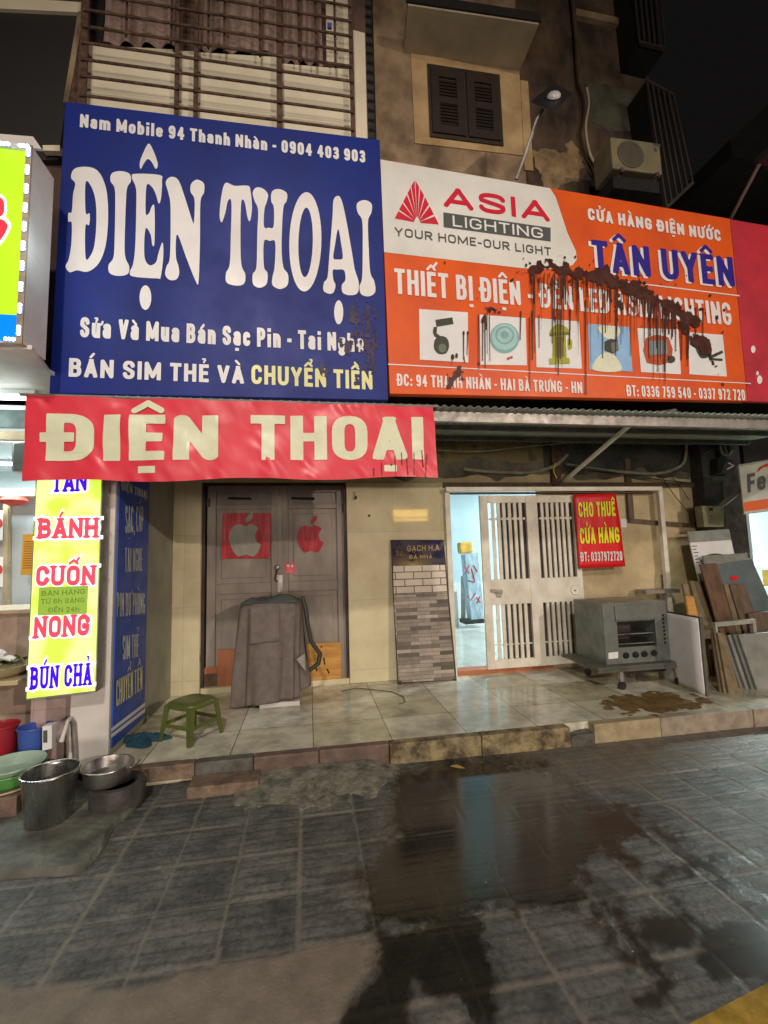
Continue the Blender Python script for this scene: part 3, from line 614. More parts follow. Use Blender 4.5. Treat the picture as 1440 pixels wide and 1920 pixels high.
# ================================================================== ground floor shops
shop = thing('shop_building', 'beige ground floor shop front between the lime lightbox and the bright shop on the right', 'building', (1.5, YF, PZ0))
ZT = 3.35
wl = MB().box(-1.5, -1.2, YF, YF+.15, PZ0, ZT).box(-1.2, .46, YF, YF+.15, 2.51, ZT).box(.46, 1.705, YF, YF+.15, PZ0, ZT).box(1.705, 3.0, YF, YF+.15, 2.42, ZT).box(3.0, 5.24, YF, YF+.15, PZ0, ZT)
build(wl, 'wall', M['cream'], shop)
build(MB().box(.455, 1.70, YF-.03, YF-.001, PZ0, 2.5), 'marble_pillar', M['marble'], shop, bevel=.006)
build(MB().box(-1.5, -1.205, YF-.02, YF-.001, PZ0, 2.6), 'marble_cladding', M['marble'], shop)
def ragged(x0, x1, z0, z1, y, m, name, par, seed, amp=.08, sc_=.12):
    xs = np.linspace(x0-.02, x1+.02, int((x1-x0)/.03)+3); zs = np.linspace(z0-.2, z1+.02, int((z1-z0+.2)/.02)+3); X, Z = np.meshgrid(xs, zs)
    n = vnoise(X, Z*0+seed, sc_, seed)*amp*2+vnoise(X, Z, sc_*.4, seed+1)*amp
    F = np.maximum(np.maximum(x0-X, X-x1), np.maximum((z0+n)-Z, Z-z1)); mb = MB()
    for p in sdf_polys(F, xs, zs): mb.poly([(a, y, b) for a, b in p])
    return build(mb, name, m, par)
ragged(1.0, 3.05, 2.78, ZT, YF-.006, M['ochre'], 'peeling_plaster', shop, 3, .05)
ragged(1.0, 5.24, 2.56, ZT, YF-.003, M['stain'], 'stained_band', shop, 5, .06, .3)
ragged(3.05, 5.24, 2.62, ZT, YF-.009, pm('dark_upper_wall', L(74,68,56), .85, .3, 3, .3, L(46,43,38)), 'dark_patch', shop, 9, .12, .3)  # ragged darker layer on the upper right wall
build(MB().box(1.66, 5.24, YF-.05, YF-.0095, 2.435, 2.50), 'lintel_ledge', M['oldbrown'], shop)
build(MB().box(5.24, 5.85, YF-.2, YF+.15, PZ0, ZT), 'dark_pilaster', pm('dark_pilaster', L(58,50,44), .8, .3, 6, .2), shop)
# porch end wall carrying the blue side sign
build(MB().box(-1.76, -1.5, 3.9, YF, PZ0-.1, ZT), 'end_wall', pm('end_wall', L(150,142,122), .6, .12, 2, .08), shop)
build(MB().box(-1.77, -1.5, 3.86, 3.899, PZ0-.05, 2.9), 'white_edge', M['whitepaint'], shop, bevel=.006)
build(MB().box(-1.19, .45, YF-.02, YF+.14, PZ0, PZ0+.06), 'door_step', M['marble'], shop)
build(MB().box(1.72, 3.0, YF-.04, YF+.14, PZ0, PZ0+.055), 'gate_sill', M['plyred'], shop)
# the lit room behind the gate
RX0, RX1, RY1 = .9, 6.2, 9.42
build(MB().box(RX0, RX1, RY1, RY1+.1, PZ0, 3.4).box(RX0-.1, RX0, YF+.16, RY1+.1, PZ0, 3.4).box(RX1, RX1+.1, YF+.16, RY1+.1, PZ0, 3.4), 'room_wall', M['roomwall'], shop)
build(MB().box(RX0, RX1, YF+.151, RY1, PZ0-.1, PZ0+.052), 'room_floor', M['roomfloor'], shop)
build(MB().box(RX0, RX1, YF+.151, RY1, 3.3, 3.4), 'room_ceiling', M['roomwhite'], shop)
build(MB().box(RX0, RX1, RY1-.02, RY1-.001, PZ0+.052, 1.0), 'room_dado', M['roomwhite'], shop)
for k, (lx, ly) in enumerate(((4.9, 7.9), (4.4, 6.4))):
    t = thing('tube_lamp', ['white tube lamp on the ceiling of the room behind the gate', 'tube lamp on the room ceiling nearest the closed part of the gate'][k], 'lamp', (lx, ly, 3.2), 'tube lamps in the room behind the gate')
    build(MB().box(lx-.62, lx+.62, ly-.04, ly+.04, 3.25, 3.299), 'fitting', M['roomwhite'], t)
    build(MB().tube([(lx-.6, ly, 3.225), (lx+.6, ly, 3.225)], .018), 'tube', M['tube'], t)
    l = bpy.data.lights.new('tube_light', 'AREA'); l.shape = 'RECTANGLE'; l.size = 1.2; l.size_y = .06; l.energy = 130; l.color = (.82, .95, 1.0)
    lo = bpy.data.objects.new('tube_light', l); COL.objects.link(lo); lo.location = (lx, ly, 3.19)
# wrapped boards on a dolly with a yellow bag
P0 = PZ(893, 1172, PZ0+.06); yb = P0[1]
g = thing('wrapped_boards', 'tall film wrapped boards with red marks standing in the lit room', 'boards', (P0[0], yb, PZ0+.06))
pk = [(872,1040),(896,1036),(908,1160),(884,1162)]
build(quadY(MB(), pk, yb-.3, .25), 'wrapped_stack', pm('stretch_film', (.45,.6,.72), .2, .2, 6, .3, stretch=(3,1,1)), g)
mk = MB()
for s in ([(870,1062),(880,1075)],[(880,1060),(872,1076)],[(884,1066),(890,1090)],[(876,1118),(882,1126),(892,1112)],[(888,1060),(895,1072)],[(893,1120),(901,1130)],[(900,1118),(894,1132)],[(878,1088),(890,1092)]):
    mk.tube([PY(a, b, yb-.305) for a, b in s], .012, 5)
build(mk, 'red_marks', pm('red_marker', (.55,.04,.08), .5), g)
build(quadY(MB(), [(872,1164),(908,1161),(909,1168),(873,1171)], yb-.32, .35), 'dolly', M['black'], g)
bagp = [PY(a, b, yb-.25) for a, b in ((862,1017),(886,1015),(888,1036),(864,1039))]
build(MB().prism(bagp, (0,.2,0)), 'yellow_bag', pm('yellow_bag', (.75,.45,.08), .5, .15, 8, .2), label='yellow bag on top of the film wrapped boards in the lit room', cat='bag', bevel=.03)
q = thing('white_post', 'slim white post standing against the room wall left of the wrapped boards', 'post', PZ(856, 1172, PZ0+.06))
yw = PZ(856, 1172, PZ0+.06)[1]
build(quadY(MB(), [(851,1110),(857,1110),(861,1178),(855,1178)], yw-.1, .06), 'shaft', M['roomwhite'], q)
build(quadY(MB(), [(866,1080),(873,1080),(873,1160),(866,1162)], yw+.05, .06), 'grey_rail', M['galv'], q)

# wooden double door
def leaf(px0, px1, lab, parent):
    x0, x1 = PY(px0, 1100, YF+.06)[0], PY(px1, 1100, YF+.06)[0]; y = YF+.06; z0, z1 = PZ0+.06, 2.5
    mb = MB().box(x0+.004, x1-.004, y+.03, y+.055, z0, z1)
    for a, b_, c, d in ((x0, x0+.1, z0, z1), (x1-.1, x1, z0, z1), (x0+.1, x1-.1, z1-.1, z1), (x0+.1, x1-.1, z0, z0+.15), (x0+.1, x1-.1, 1.22, 1.34), (x0+.1, x1-.1, 2.2, 2.26)):
        mb.box(a+.0005, b_-.0005, y, y+.03, c+.0005, d-.0005)
    for c, d in ((1.40, 2.14), (z0+.21, 1.16)): mb.box(x0+.16, x1-.16, y+.012, y+.029, c, d)
    return build(mb, 'door_leaf', M['doorgrey'], parent, bevel=.006, label=lab)
door = thing('double_door', 'closed grey panelled double door behind the cloth covered cart', 'door', (-.36, YF+.06, PZ0+.06))
leaf(387, 525, 'left leaf with the square red apple sticker', door); leaf(525, 649, 'right leaf with the cut out red apple sticker', door)
fm = MB().box(-1.2, -1.165, YF+.0, YF+.14, PZ0+.061, 2.508).box(.425, .4535, YF-.0, YF+.14, PZ0+.061, 2.508).box(-1.164, .424, YF+.01, YF+.14, 2.475, 2.508)
build(fm, 'door_frame', M['darkframe'], door)
yd = YF+.055
build(quadY(MB(), [(519,928),(529,928),(531,1116),(521,1116)], yd, .02), 'meeting_strip', M['doorgrey'], door, bevel=.004)
st = MB()
for a in ((428,471),(546,590)): st.prism([PY(a[0], 932, yd), PY(a[1], 933, yd), PY(a[1], 937, yd), PY(a[0], 936, yd)], (0,.02,0))
build(st, 'vent_slot', M['dark'], door)
lk = MB().lathe(PY(520,1064,yd), [(0,.0),(.028,0),(.032,.012),(.02,.03),(0,.035)], 16, tilt=(pi/2,'X')).prism([PY(519,1078,yd), PY(530,1078,yd), PY(530,1110,yd), PY(521,1110,yd)], (0,-.012,0)).lathe(PY(519,1084,yd-.012), [(0,0),(.014,0),(.014,.02),(0,.022)], 12, tilt=(pi/2,'X'))
build(lk, 'lock', M['galv'], door)
build(MB().tube([PY(519,1068,yd-.02), PY(516,1088,yd-.03), PY(521,1090,yd-.02)], .008, 8), 'handle', M['black'], door)
hg = MB()
for a, b_ in ((390,935),(644,945)): hg.prism([PY(a-3, b_, yd), PY(a+4, b_, yd), PY(a+4, b_+16, yd), PY(a-3, b_+16, yd)], (0,-.012,0))
build(hg, 'hinge', M['black'], door)
build(quadY(MB(), [(375,1263),(408,1259),(408,1293),(374,1297)], yd-.008, .012), 'kick_plate', M['plydark'], door)
build(quadY(MB(), [(372,1254),(407,1250),(407,1262),(373,1265)], yd-.01, .012), 'kick_band', M['plyred'], door)
def apple(mb, cx, cy, s, y, off, mi=0):
    body = [(0,-.62),(.18,-.72),(.42,-.7),(.66,-.52),(.52,-.3),(.48,-.05),(.58,.2),(.78,.34),(.66,.66),(.42,.94),(.2,.92),(0,.86),(-.2,.92),(-.42,.94),(-.7,.6),(-.86,.1),(-.82,-.3),(-.62,-.62),(-.36,-.72),(-.14,-.66)]
    leafp = [(-.0,-.82),(.02,-1.06),(.2,-1.28),(.38,-1.34),(.36,-1.1),(.2,-.9)]
    pl = lambda a, b: PY(cx+a*s, cy+b*s, y)+np.array((0, -off, 0))
    loops_mesh(mb, [body], pl, mi); loops_mesh(mb, [leafp], pl, mi)
s1 = thing('apple_sticker', 'square red foil sticker with a grey bitten apple on the left door leaf', 'sticker', PY(460,1048,yd))
build(quadY(MB(), [(418,962),(508,962),(506,1047),(415,1048)], yd-.004, .002), 'foil', M['foilred'], s1)
mb = MB(); apple(mb, 461, 1009, 36, yd-.004, .004); build(mb, 'apple_emblem', M['foilsilver'], s1)
s2 = thing('apple_sticker', 'cut out red foil bitten apple on the right door leaf', 'sticker', PY(583,1035,yd))
mb = MB(); apple(mb, 583, 1007, 30, yd-.002, .004); build(mb, 'apple_emblem', M['foilred'], s2)
s3 = thing('door_notice', 'small red square note beside the door lock', 'notice', PY(543,1075,yd))
build(quadY(MB(), [(534,1056),(552,1056),(553,1075),(535,1075)], yd-.003, .003), 'card', M['rentred'], s3)
build(quadY(MB(), [(538,1059),(543,1059),(543,1063),(538,1063)], yd-.005).add([PY(a, b_, yd-.005) for a, b_ in ((546,1059),(550,1059),(550,1063),(546,1063))], [(0,1,2,3)]), 'print', M['paper'], s3)
build(quadY(MB(), [(408,1219),(440,1217),(438,1291),(407,1293)], yd-.03, .018), 'wood_board', M['plyred'], label='reddish board leaning on the left door leaf beside the covered cart', cat='board', bevel=.003)
pb = thing('wood_board', 'orange plywood board with dark marks leaning on the right door leaf', 'board', PY(605,1275,yd))
build(quadY(MB(), [(566,1208),(640,1204),(640,1272),(566,1280)], yd-.03, .018), 'sheet', M['ply'], pb, bevel=.003)
mk = MB()
for s in ([(607,1233),(609,1246)],[(592,1252),(594,1258)],[(613,1254),(617,1262)],[(601,1212),(604,1213)]): mk.tube([PY(a, b_, yd-.033) for a, b_ in s], .008, 6)
build(mk, 'dark_marks', M['dark'], pb)
build(MB().tube([PY(381,1222,yd-.02), PY(376,1228,yd-.03), PY(374,1240,yd-.03), PY(380,1234,yd-.02)], [.02,.03,.03,.01], 8), 'hung_rag', M['clothback'], label='small dark rag hanging low at the left door post', cat='rag', smooth=True)

# sliding white gate with frame
gt = thing('sliding_gate', 'white slatted metal gate standing half open before the lit room', 'gate', (PY(1000,1250,5.37)[0], 5.37, PZ0+.06))
gx0, gx1, gz0, gz1, gy = PY(906,1100,5.37)[0], PY(1092,1100,5.37)[0], PZ0+.065, PY(1000,929,5.37)[2], 5.37
fx = lambda f: gx0+(gx1-gx0)*f; fz = lambda f: gz0+(gz1-gz0)*f
fr = MB()
for a, b_ in ((0,.075),(.46,.575),(.945,1)): fr.box(fx(a), fx(b_), gy-.025, gy+.02, gz0, gz1)
for a, b_ in ((.075,.46),(.575,.945)):
    for c, d in ((0,.05),(.36,.505),(.955,1)): fr.box(fx(a)+.0004, fx(b_)-.0004, gy-.022, gy+.018, fz(c)+.0004, fz(d)-.0004)
build(fr, 'frame', M['gate'], gt, bevel=.004)
sl = MB()
for a, b_ in ((.075,.46),(.575,.945)):
    n = 7; p = (b_-a)/n
    for k in range(n):
        if k: sl.box(fx(a+p*k-p*.3), fx(a+p*k+p*.24), gy-.015, gy+.01, fz(.5055), fz(.9545)).box(fx(a+p*k-p*.3), fx(a+p*k+p*.24), gy-.015, gy+.01, fz(.0505), fz(.3595))
    for zz in (.86, .13): sl.box(fx(a+.003), fx(b_-.003), gy+.0105, gy+.016, fz(zz)-.008, fz(zz)+.008)
    for k in range(n):
        sl.lathe((fx(a+p*(k+.5)), gy-.012, fz(.86)), [(.004,0),(.018,.0),(.018,.012),(.004,.012)], 8, tilt=(pi/2,'X'))
build(sl, 'slats', M['gate'], gt)
build(MB().box(fx(.2), fx(1), gy+.04, gy+.05, gz0, gz1), 'slot_shade_sheet', M['slot_shade'], gt)  # dark sheet added to stand for the shade behind the slots
lc = MB().prism([PY(920,1104,gy-.026), PY(941,1106,gy-.026), PY(941,1112,gy-.026), PY(920,1110,gy-.026)], (0,-.03,0)).prism([PY(929,1112,gy-.026), PY(941,1112,gy-.026), PY(939,1120,gy-.026), PY(931,1119,gy-.026)], (0,-.015,0))
build(lc, 'latch', M['galv'], gt, bevel=.003)
build(MB().lathe(PY(1078,1106,gy-.0255), [(0,.003),(.02,.004),(.052,.004),(.06,.012),(.066,.004),(.066,0)], 24, tilt=(pi/2,'X')), 'round_plate', M['gate'], gt, smooth=True)
build(MB().lathe(PY(1078,1107,gy-.03), [(.009,0),(.009,.012),(0,.012)], 10, tilt=(pi/2,'X')), 'lock_core', M['rust'], gt)
gf = thing('gate_frame', 'white painted steel frame with the rail the gate slides on', 'frame', (PY(1000,917,5.3)[0], 5.38, PZ0))
x0, x1 = PY(840,1000,5.4)[0], PY(1246,1000,5.3)[0]; zt = PY(1000,917,5.3)[2]
build(MB().box(x0-.03, x0+.035, 5.37, 5.42, PZ0, zt), 'post', M['gate'], gf, bevel=.004)
build(MB().box(x1-.03, x1+.03, 5.30, 5.36, PZ0, zt-.025), 'post', M['gate'], gf, bevel=.004)
build(MB().box(x0-.03, x1+.03, 5.30, 5.345, zt-.024, zt+.03), 'rail', M['gate'], gf, bevel=.004)
build(MB().box(x0+.04, x1-.04, 5.346, 5.42, zt-.05, zt-.03), 'rail_channel', M['rust'], gf)

# room for rent banner hung on the gate
rb = thing('rent_banner', 'small red banner with yellow lettering hung on the gate', 'banner', PY(1122,1066,5.28))
yr = 5.285
cb = [(1076,927),(1155,925),(1173,1062),(1086,1066)]
def curtain(c, y, nx, ny, amp, seed, ph=9):
    c = [np.array(p, float) for p in c]
    def f(u, v):
        a = c[0]*(1-u)+c[1]*u; b_ = c[3]*(1-u)+c[2]*u; p = a*(1-v)+b_*v; P = PY(p[0], p[1], y)
        P[1] += amp*float(vnoise(np.array(u*3.+seed), np.array(v*2.), .5, seed)); return P
    return f
build(MB().grid(curtain(cb, yr, 10, 16, .012, 4), 10, 16), 'sheet', M['rentred'], rb, smooth=True, solid=.003)
mb = MB(); ptext(mb, 'CHO THUÊ', 1085, 970, 1154, 967.5, 28, yr-.012, wd=.55, t=.2, gap=.1)
ptext(mb, 'CỬA HÀNG', 1088, 1020, 1162, 1017.5, 30, yr-.012, wd=.55, t=.2, gap=.1); build(mb, 'yellow_lettering', M['rentyellow'], rb)
mb = MB(); ptext(mb, 'ĐT: 0337972720', 1089, 1053, 1167, 1051, 18, yr-.012, wd=.5, t=.17, gap=.12); build(mb, 'phone_number', M['signwhite'], rb)
build(quadY(MB(), [(1164,973),(1175,973),(1175,989),(1165,989)], YF-.004, .003), 'paper_notice', M['paper'], label='tiny white notice on the wall right of the rent banner', cat='notice')

# tile sample board
tb = thing('tile_sample_board', 'standing tile sample board with navy plaque leaning on the marble pillar', 'display board', PZ(800,1280,PZ0))
def lean(px, py, z=None):   # plane leaning from Y=5.27 at the floor to 5.39 at the top
    d = ray(px, py); A0, A1 = 5.25, 5.385; k = (A1-A0)/1.75
    t = (A0-CAM[1]+k*(CAM[2]-PZ0))/(d[1]-k*d[2]); return CAM+d*t
def lquad(mb, pts, th=.02, off=0.):
    return mb.prism([lean(a, b_)+np.array((0, -off, 0)) for a, b_ in pts], (0, th, 0))
build(lquad(MB(), [(733,1012),(832,1012),(857,1280),(746,1284)], .03), 'backing_board', M['darkframe'], tb)
build(lquad(MB(), [(735,1013),(831,1013),(834,1058),(737,1060)], .008, .0095), 'plaque', M['plaque'], tb)
build(lquad(MB(), [(737,1061),(834,1059),(838,1111),(738,1115)], .008, .0095), 'subway_tiles', M['subway'], tb)
build(lquad(MB(), [(738,1116),(838,1112),(853,1274),(747,1279)], .01, .0115), 'ledger_tiles', M['splitstone'], tb)
build(MB().prism([lean(748,1276), lean(752,1276), lean(752,1287), lean(748,1287)], (0,-.03,0)).prism([lean(848,1272), lean(854,1272), lean(858,1281), lean(852,1281)], (0,-.03,0)), 'feet', M['darkframe'], tb)
mb = MB(); text(mb, 'GẠCH H.A', lean(763,1034), lean(823,1032), lean(763,1023), wd=.8, t=.17, gap=.2, off=(0,-.013,0))
text(mb, 'ĐÁ NHÀ', lean(767,1048), lean(810,1047), lean(767,1041), wd=.8, t=.2, gap=.25, off=(0,-.013,0))
for c in ([(742,1035),(748,1024),(754,1035)], [(743,1040),(748,1034),(752,1040)], [(750,1041),(755,1034),(760,1041)]):
    mb.tube([lean(*p)+np.array((0,-.013,0)) for p in c+[c[0]]], .004, 5)
build(mb, 'gold_lettering', M['gold'], tb)
build(MB().tube([PY(664,921,YF-.06), PY(666,930,YF-.06)], .004, 6).lathe(PY(667,933,YF-.06), [(0,-.02),(.014,-.018),(.014,.018),(0,.02)], 10), 'dangling_plug', M['black'], label='small black plug dangling at the top left of the marble pillar', cat='plug')
build(MB().lathe(PY(692,967,YF-.031), [(0,.012),(.014,.01),(.016,0)], 12, tilt=(pi/2,'X')), 'wall_hook', M['black'], label='small black knob screwed into the marble pillar', cat='hook')

# ================================================================== signs
YS = 3.70
bs = thing('shop_sign', 'large square blue phone shop sign with white lettering above the red banner', 'sign', PY(410,745,YS+.05))
build(quadY(MB(), [(122,190),(712,262),(728,750),(92,737)], YS, .07), 'panel', M['bluesign'], bs, bevel=.004)
mb = MB()
ptext(mb, 'Nam Mobile 94 Thanh Nhàn - 0904 403 903', 150, 239, 685, 306, 25, YS, wd=.52, t=.2, gap=.12)
build(mb, 'address_lettering', M['signwhite'], bs)
Zp = lambda a, b: PY(a/2, 180+b/2, YS)+np.array((0, -.004, 0))
ell = lambda cx, cy, rx, ry, n=14, k=0: [(cx+rx*cos(2*pi*i/n)+k*sin(2*pi*i/n), cy+ry*sin(2*pi*i/n)) for i in range(n)]
LET = [
 [[(272,285),(290,270),(335,268),(370,285),(395,335),(405,400),(405,490),(395,570),(370,630),(330,660),(290,655),(262,662),(247,640),(258,615),(268,560),(270,478),(257,472),(258,440),(270,435),(275,370),(283,330),(268,310)],
  [(322,325),(345,345),(360,400),(362,480),(355,560),(340,600),(322,608),(321,490),(335,485),(337,442),(322,437)]],
 [[(415,320),(420,292),(450,283),(485,292),(492,320),(478,345),(473,400),(468,560),(472,610),(485,640),(480,668),(445,676),(412,665),(408,635),(425,610),(430,560),(433,400),(430,345)]],
 [[(495,305),(510,293),(600,298),(608,320),(605,380),(596,405),(585,370),(570,342),(550,338),(547,440),(560,440),(570,415),(580,420),(580,550),(572,560),(565,520),(546,500),(542,600),(560,635),(585,625),(595,590),(610,550),(613,600),(603,680),(590,685),(500,678),(488,660),(500,630),(508,560),(512,400),(510,345)]],
 [[(525,250),(540,210),(558,180),(575,205),(592,255),(585,275),(570,250),(555,238),(540,255),(528,275)]], [ell(546,757,22,46)],
 [[(622,325),(640,305),(668,315),(690,370),(722,470),(728,470),(730,390),(715,360),(718,330),(740,315),(765,330),(765,365),(752,400),(750,560),(745,695),(735,697),(700,610),(665,520),(660,600),(670,640),(672,670),(660,690),(635,690),(620,670),(625,640),(638,600),(640,420),(632,365)]],
 [[(845,328),(880,338),(930,338),(940,360),(945,420),(938,470),(928,455),(918,400),(905,400),(902,520),(905,630),(920,670),(915,705),(885,712),(850,700),(848,665),(862,630),(866,520),(868,400),(855,395),(845,440),(832,475),(824,450),(830,380)]],
 [[(948,365),(960,345),(985,348),(1005,370),(1000,400),(992,425),(990,490),(1008,495),(1026,490),(1027,420),(1017,395),(1020,360),(1045,350),(1075,365),(1075,395),(1062,425),(1056,560),(1062,640),(1080,670),(1078,710),(1050,725),(1022,710),(1022,680),(1030,640),(1032,550),(1012,545),(990,548),(990,640),(1003,665),(1000,705),(975,720),(950,708),(948,670),(962,640),(965,520),(968,430),(955,395)]],
 [ell(1145,548,60,186,18,-4), ell(1146,550,27,130,18,-3)],
 [[(1262,377),(1278,385),(1295,450),(1320,590),(1330,650),(1345,700),(1340,740),(1310,748),(1285,738),(1282,710),(1295,690),(1290,655),(1262,652),(1248,655),(1250,690),(1258,710),(1250,738),(1232,742),(1213,730),(1215,700),(1228,680),(1235,600),(1247,450),(1250,395)],
  [(1268,500),(1280,560),(1285,608),(1268,614),(1250,608),(1256,560)]], [ell(1270,812,17,45)],
 [[(1337,410),(1350,395),(1375,393),(1394,408),(1392,440),(1380,470),(1382,560),(1388,660),(1403,695),(1407,735),(1385,752),(1355,745),(1348,715),(1358,680),(1360,560),(1358,470),(1342,440)]]]
mb = MB()
for l in LET: loops_mesh(mb, l, Zp)
build(mb, 'large_lettering', M['signwhite'], bs)
mb = MB(); ptext(mb, 'Sửa Và Mua Bán Sạc Pin - Tai Nghe', 150, 632.5, 682, 661, 38, YS, wd=.5, t=.2, gap=.12); build(mb, 'service_lettering', M['signwhite'], bs)
mb = MB(); ptext(mb, 'BÁN SIM THẺ VÀ', 129, 706.5, 457.5, 720, 35, YS, wd=.6, t=.2, gap=.13); build(mb, 'service_lettering', M['signwhite'], bs)
mb = MB(); ptext(mb, 'CHUYỂN TIỀN', 471.5, 720, 698.5, 731, 36, YS, wd=.6, t=.2, gap=.13); build(mb, 'transfer_lettering', M['signyellow'], bs)
def paint(name, m, par, field, x0, x1, y0, y1, res, Y, off, tf):
    xs = np.arange(x0, x1, res); ys = np.arange(y0, y1, res); X, Y2 = np.meshgrid(xs, ys); mb = MB()
    for p in sdf_polys(field(X, Y2), xs, ys): mb.poly([PY(*tf(a, b), Y)+np.array((0, -off, 0)) for a, b in p][::-1])
    return build(mb, name, m, par)
def drips(X, Y, spec, seed):
    F = np.full(X.shape, 9e3); r = random.Random(seed)
    for x, y, ln, w_ in spec:
        dx = r.uniform(-3, 3)
        F = np.minimum(F, dseg(X, Y, (x, y), (x+dx, y+ln))-w_*(1-.35*np.clip((Y-y)/(ln+1), 0, 1)))
        F = np.minimum(F, np.hypot(X-x-dx, (Y-y-ln)*.7)-w_*.95)
    return F
r_ = random.Random(3)
def f_blue(X, Y):
    sp = [(r_.uniform(655,706), r_.uniform(560,640), r_.uniform(15,80), r_.uniform(.8,2.0)) for _ in range(26)]
    F = drips(X, Y, sp, 5)
    for a, b, r0 in ((662,590,9),(672,600,5),(690,610,6),(640,645,6),(652,652,8),(604,690,6),(612,700,4),(668,715,5),(700,690,4)): F = np.minimum(F, np.hypot(X-a, (Y-b)*.45)-r0*.75)
    return F+vnoise(X, Y, 6, 4)*5+vnoise(X, Y, 2, 8)*3.5
paint('faded_paint_stain', M['stainred'], bs, f_blue, 590, 722, 545, 745, .9, YS, .007, lambda a, b: (a, b))

og = thing('shop_sign', 'wide orange lighting shop sign splashed with dark paint', 'sign', PY(1060,750,YS+.05))
T4 = lambda a, b: (680+a/1.895, 280+b/1.895)
build(quadY(MB(), [(713,298),(1369,410),(1402,752),(731,738)], YS, .07), 'panel', M['orange'], og, bevel=.004)
def traced(mb, loops, Y, off, tf, sm=0): loops_mesh(mb, loops, lambda a, b: PY(*tf(a, b), Y)+np.array((0, -off, 0)), 0, sm)
mb = MB(); traced(mb, [[(63,37),(665,139),(685,170),(700,215),(728,300),(757,362),(760,392),(745,412),(715,420),(640,428),(560,422),(76,366)]], YS, .003, T4)
build(mb, 'white_field', pm('sign_white', L(206,192,178), .45, .08, 1.5), og)
mb = MB()
ap, lf, rt_ = (185,110), (112,250), (273,272)
ray0 = (196,262)
for a, b_ in ((0,.2),(.235,.40),(.43,.53)):
    pass
fan = [(112,250),(128,218),(142,190),(158,160),(171,134),(185,110),(202,138),(219,168),(236,200),(254,236),(272,272)]
for k in range(10):
    a, b_ = np.array(fan[k], float), np.array(fan[k+1], float); o = np.array((194., 262.)); d = b_-a
    a2, b2 = a+d*.1, b_-d*.1; ia, ib = o+(a2-o)*.16, o+(b2-o)*.16
    P = [PY(*T4(*p), YS)+np.array((0,-.006,0)) for p in (a2, b2, ib, ia)]; mb.poly(P)
build(mb, 'fan_logo', M['logored'], og)
tx = lambda mb, s, a, b, cap, **k: ptext(mb, s, *T4(*a), *T4(*b), cap/1.895, YS, off=.007, **k)
mb = MB(); tx(mb, 'ASIA', (288,205), (664,259), 72, wd=1.25, t=.2, gap=.25); build(mb, 'brand_lettering', M['logored'], og)
mb = MB(); traced(mb, [[(286,225),(667,280),(667,329),(287,278)]], YS, .005, T4); build(mb, 'grey_bar', M['dgrey'], og)
mb = MB(); tx(mb, 'LIGHTING', (320,275), (640,319), 38, wd=.95, t=.15, gap=.22); build(mb, 'bar_lettering', M['signwhite'], og)
mb = MB(); tx(mb, 'YOUR HOME-OUR LIGHT', (114,309), (669,380), 31, wd=1.0, t=.18, gap=.25); build(mb, 'slogan_lettering', M['dgrey'], og)
mb = MB(); tx(mb, 'CỬA HÀNG ĐIỆN NƯỚC', (800,252), (1272,329), 42, wd=.62, t=.23, gap=.15); build(mb, 'shop_type_lettering', M['signwhite'], og)
mb = MB(); tx(mb, 'TÂN UYÊN', (808,438), (1312,496), 110, wd=.5, t=.17, gap=.1); build(mb, 'name_shadow', M['signwhite'], og)
mb = MB(); ptext(mb, 'TÂN UYÊN', *T4(818,433), *T4(1321,491), 110/1.895, YS, off=.010, wd=.5, t=.17, gap=.1); build(mb, 'name_lettering', M['navy'], og)
mb = MB(); tx(mb, 'THIẾT BỊ ĐIỆN - ĐÈN LED ASIA LIGHTING', (114,514), (1311,627), 90, wd=.43, t=.155, gap=.085); build(mb, 'product_lettering', M['signwhite'], og)
mb = MB()
for P in ([(935,470),(1338,519),(1338,523),(935,474)], [(90,762),(1378,831),(1378,834),(90,766)]): traced(mb, [P], YS, .004, T4)
build(mb, 'thin_lines', M['signwhite'], og)
mb = MB(); tx(mb, 'ĐC: 94 THANH NHÀN - HAI BÀ TRƯNG - HN', (122,841), (780,868), 43, wd=.42, t=.15, gap=.1)
tx(mb, 'ĐT: 0336 759 540 - 0337 972 720', (938,878), (1358,893), 40, wd=.45, t=.16, gap=.11); build(mb, 'contact_lettering', M['signwhite'], og)
PICS = [[(200,568),(373,580),(375,758),(203,748)],[(415,588),(578,600),(583,768),(418,766)],[(612,600),(768,612),(778,780),(617,775)],[(800,620),(945,632),(958,790),(805,783)],[(975,636),(1120,640),(1130,800),(988,792)],[(1155,650),(1278,660),(1293,808),(1160,800)]]
pw = pm('picture_white', L(208,200,196), .45, .06, 3); V = {k: pm('print_'+k, c, .45, .08) for k, c in dict(dark=L(52,52,42), mid=L(100,98,84), teal=L(150,176,168), teal2=L(120,150,146), olive=L(150,140,40), olive2=L(104,98,26), sky=L(130,160,190), cream=L(205,196,165), redo=L(170,70,36), grey=L(120,124,124)).items()}
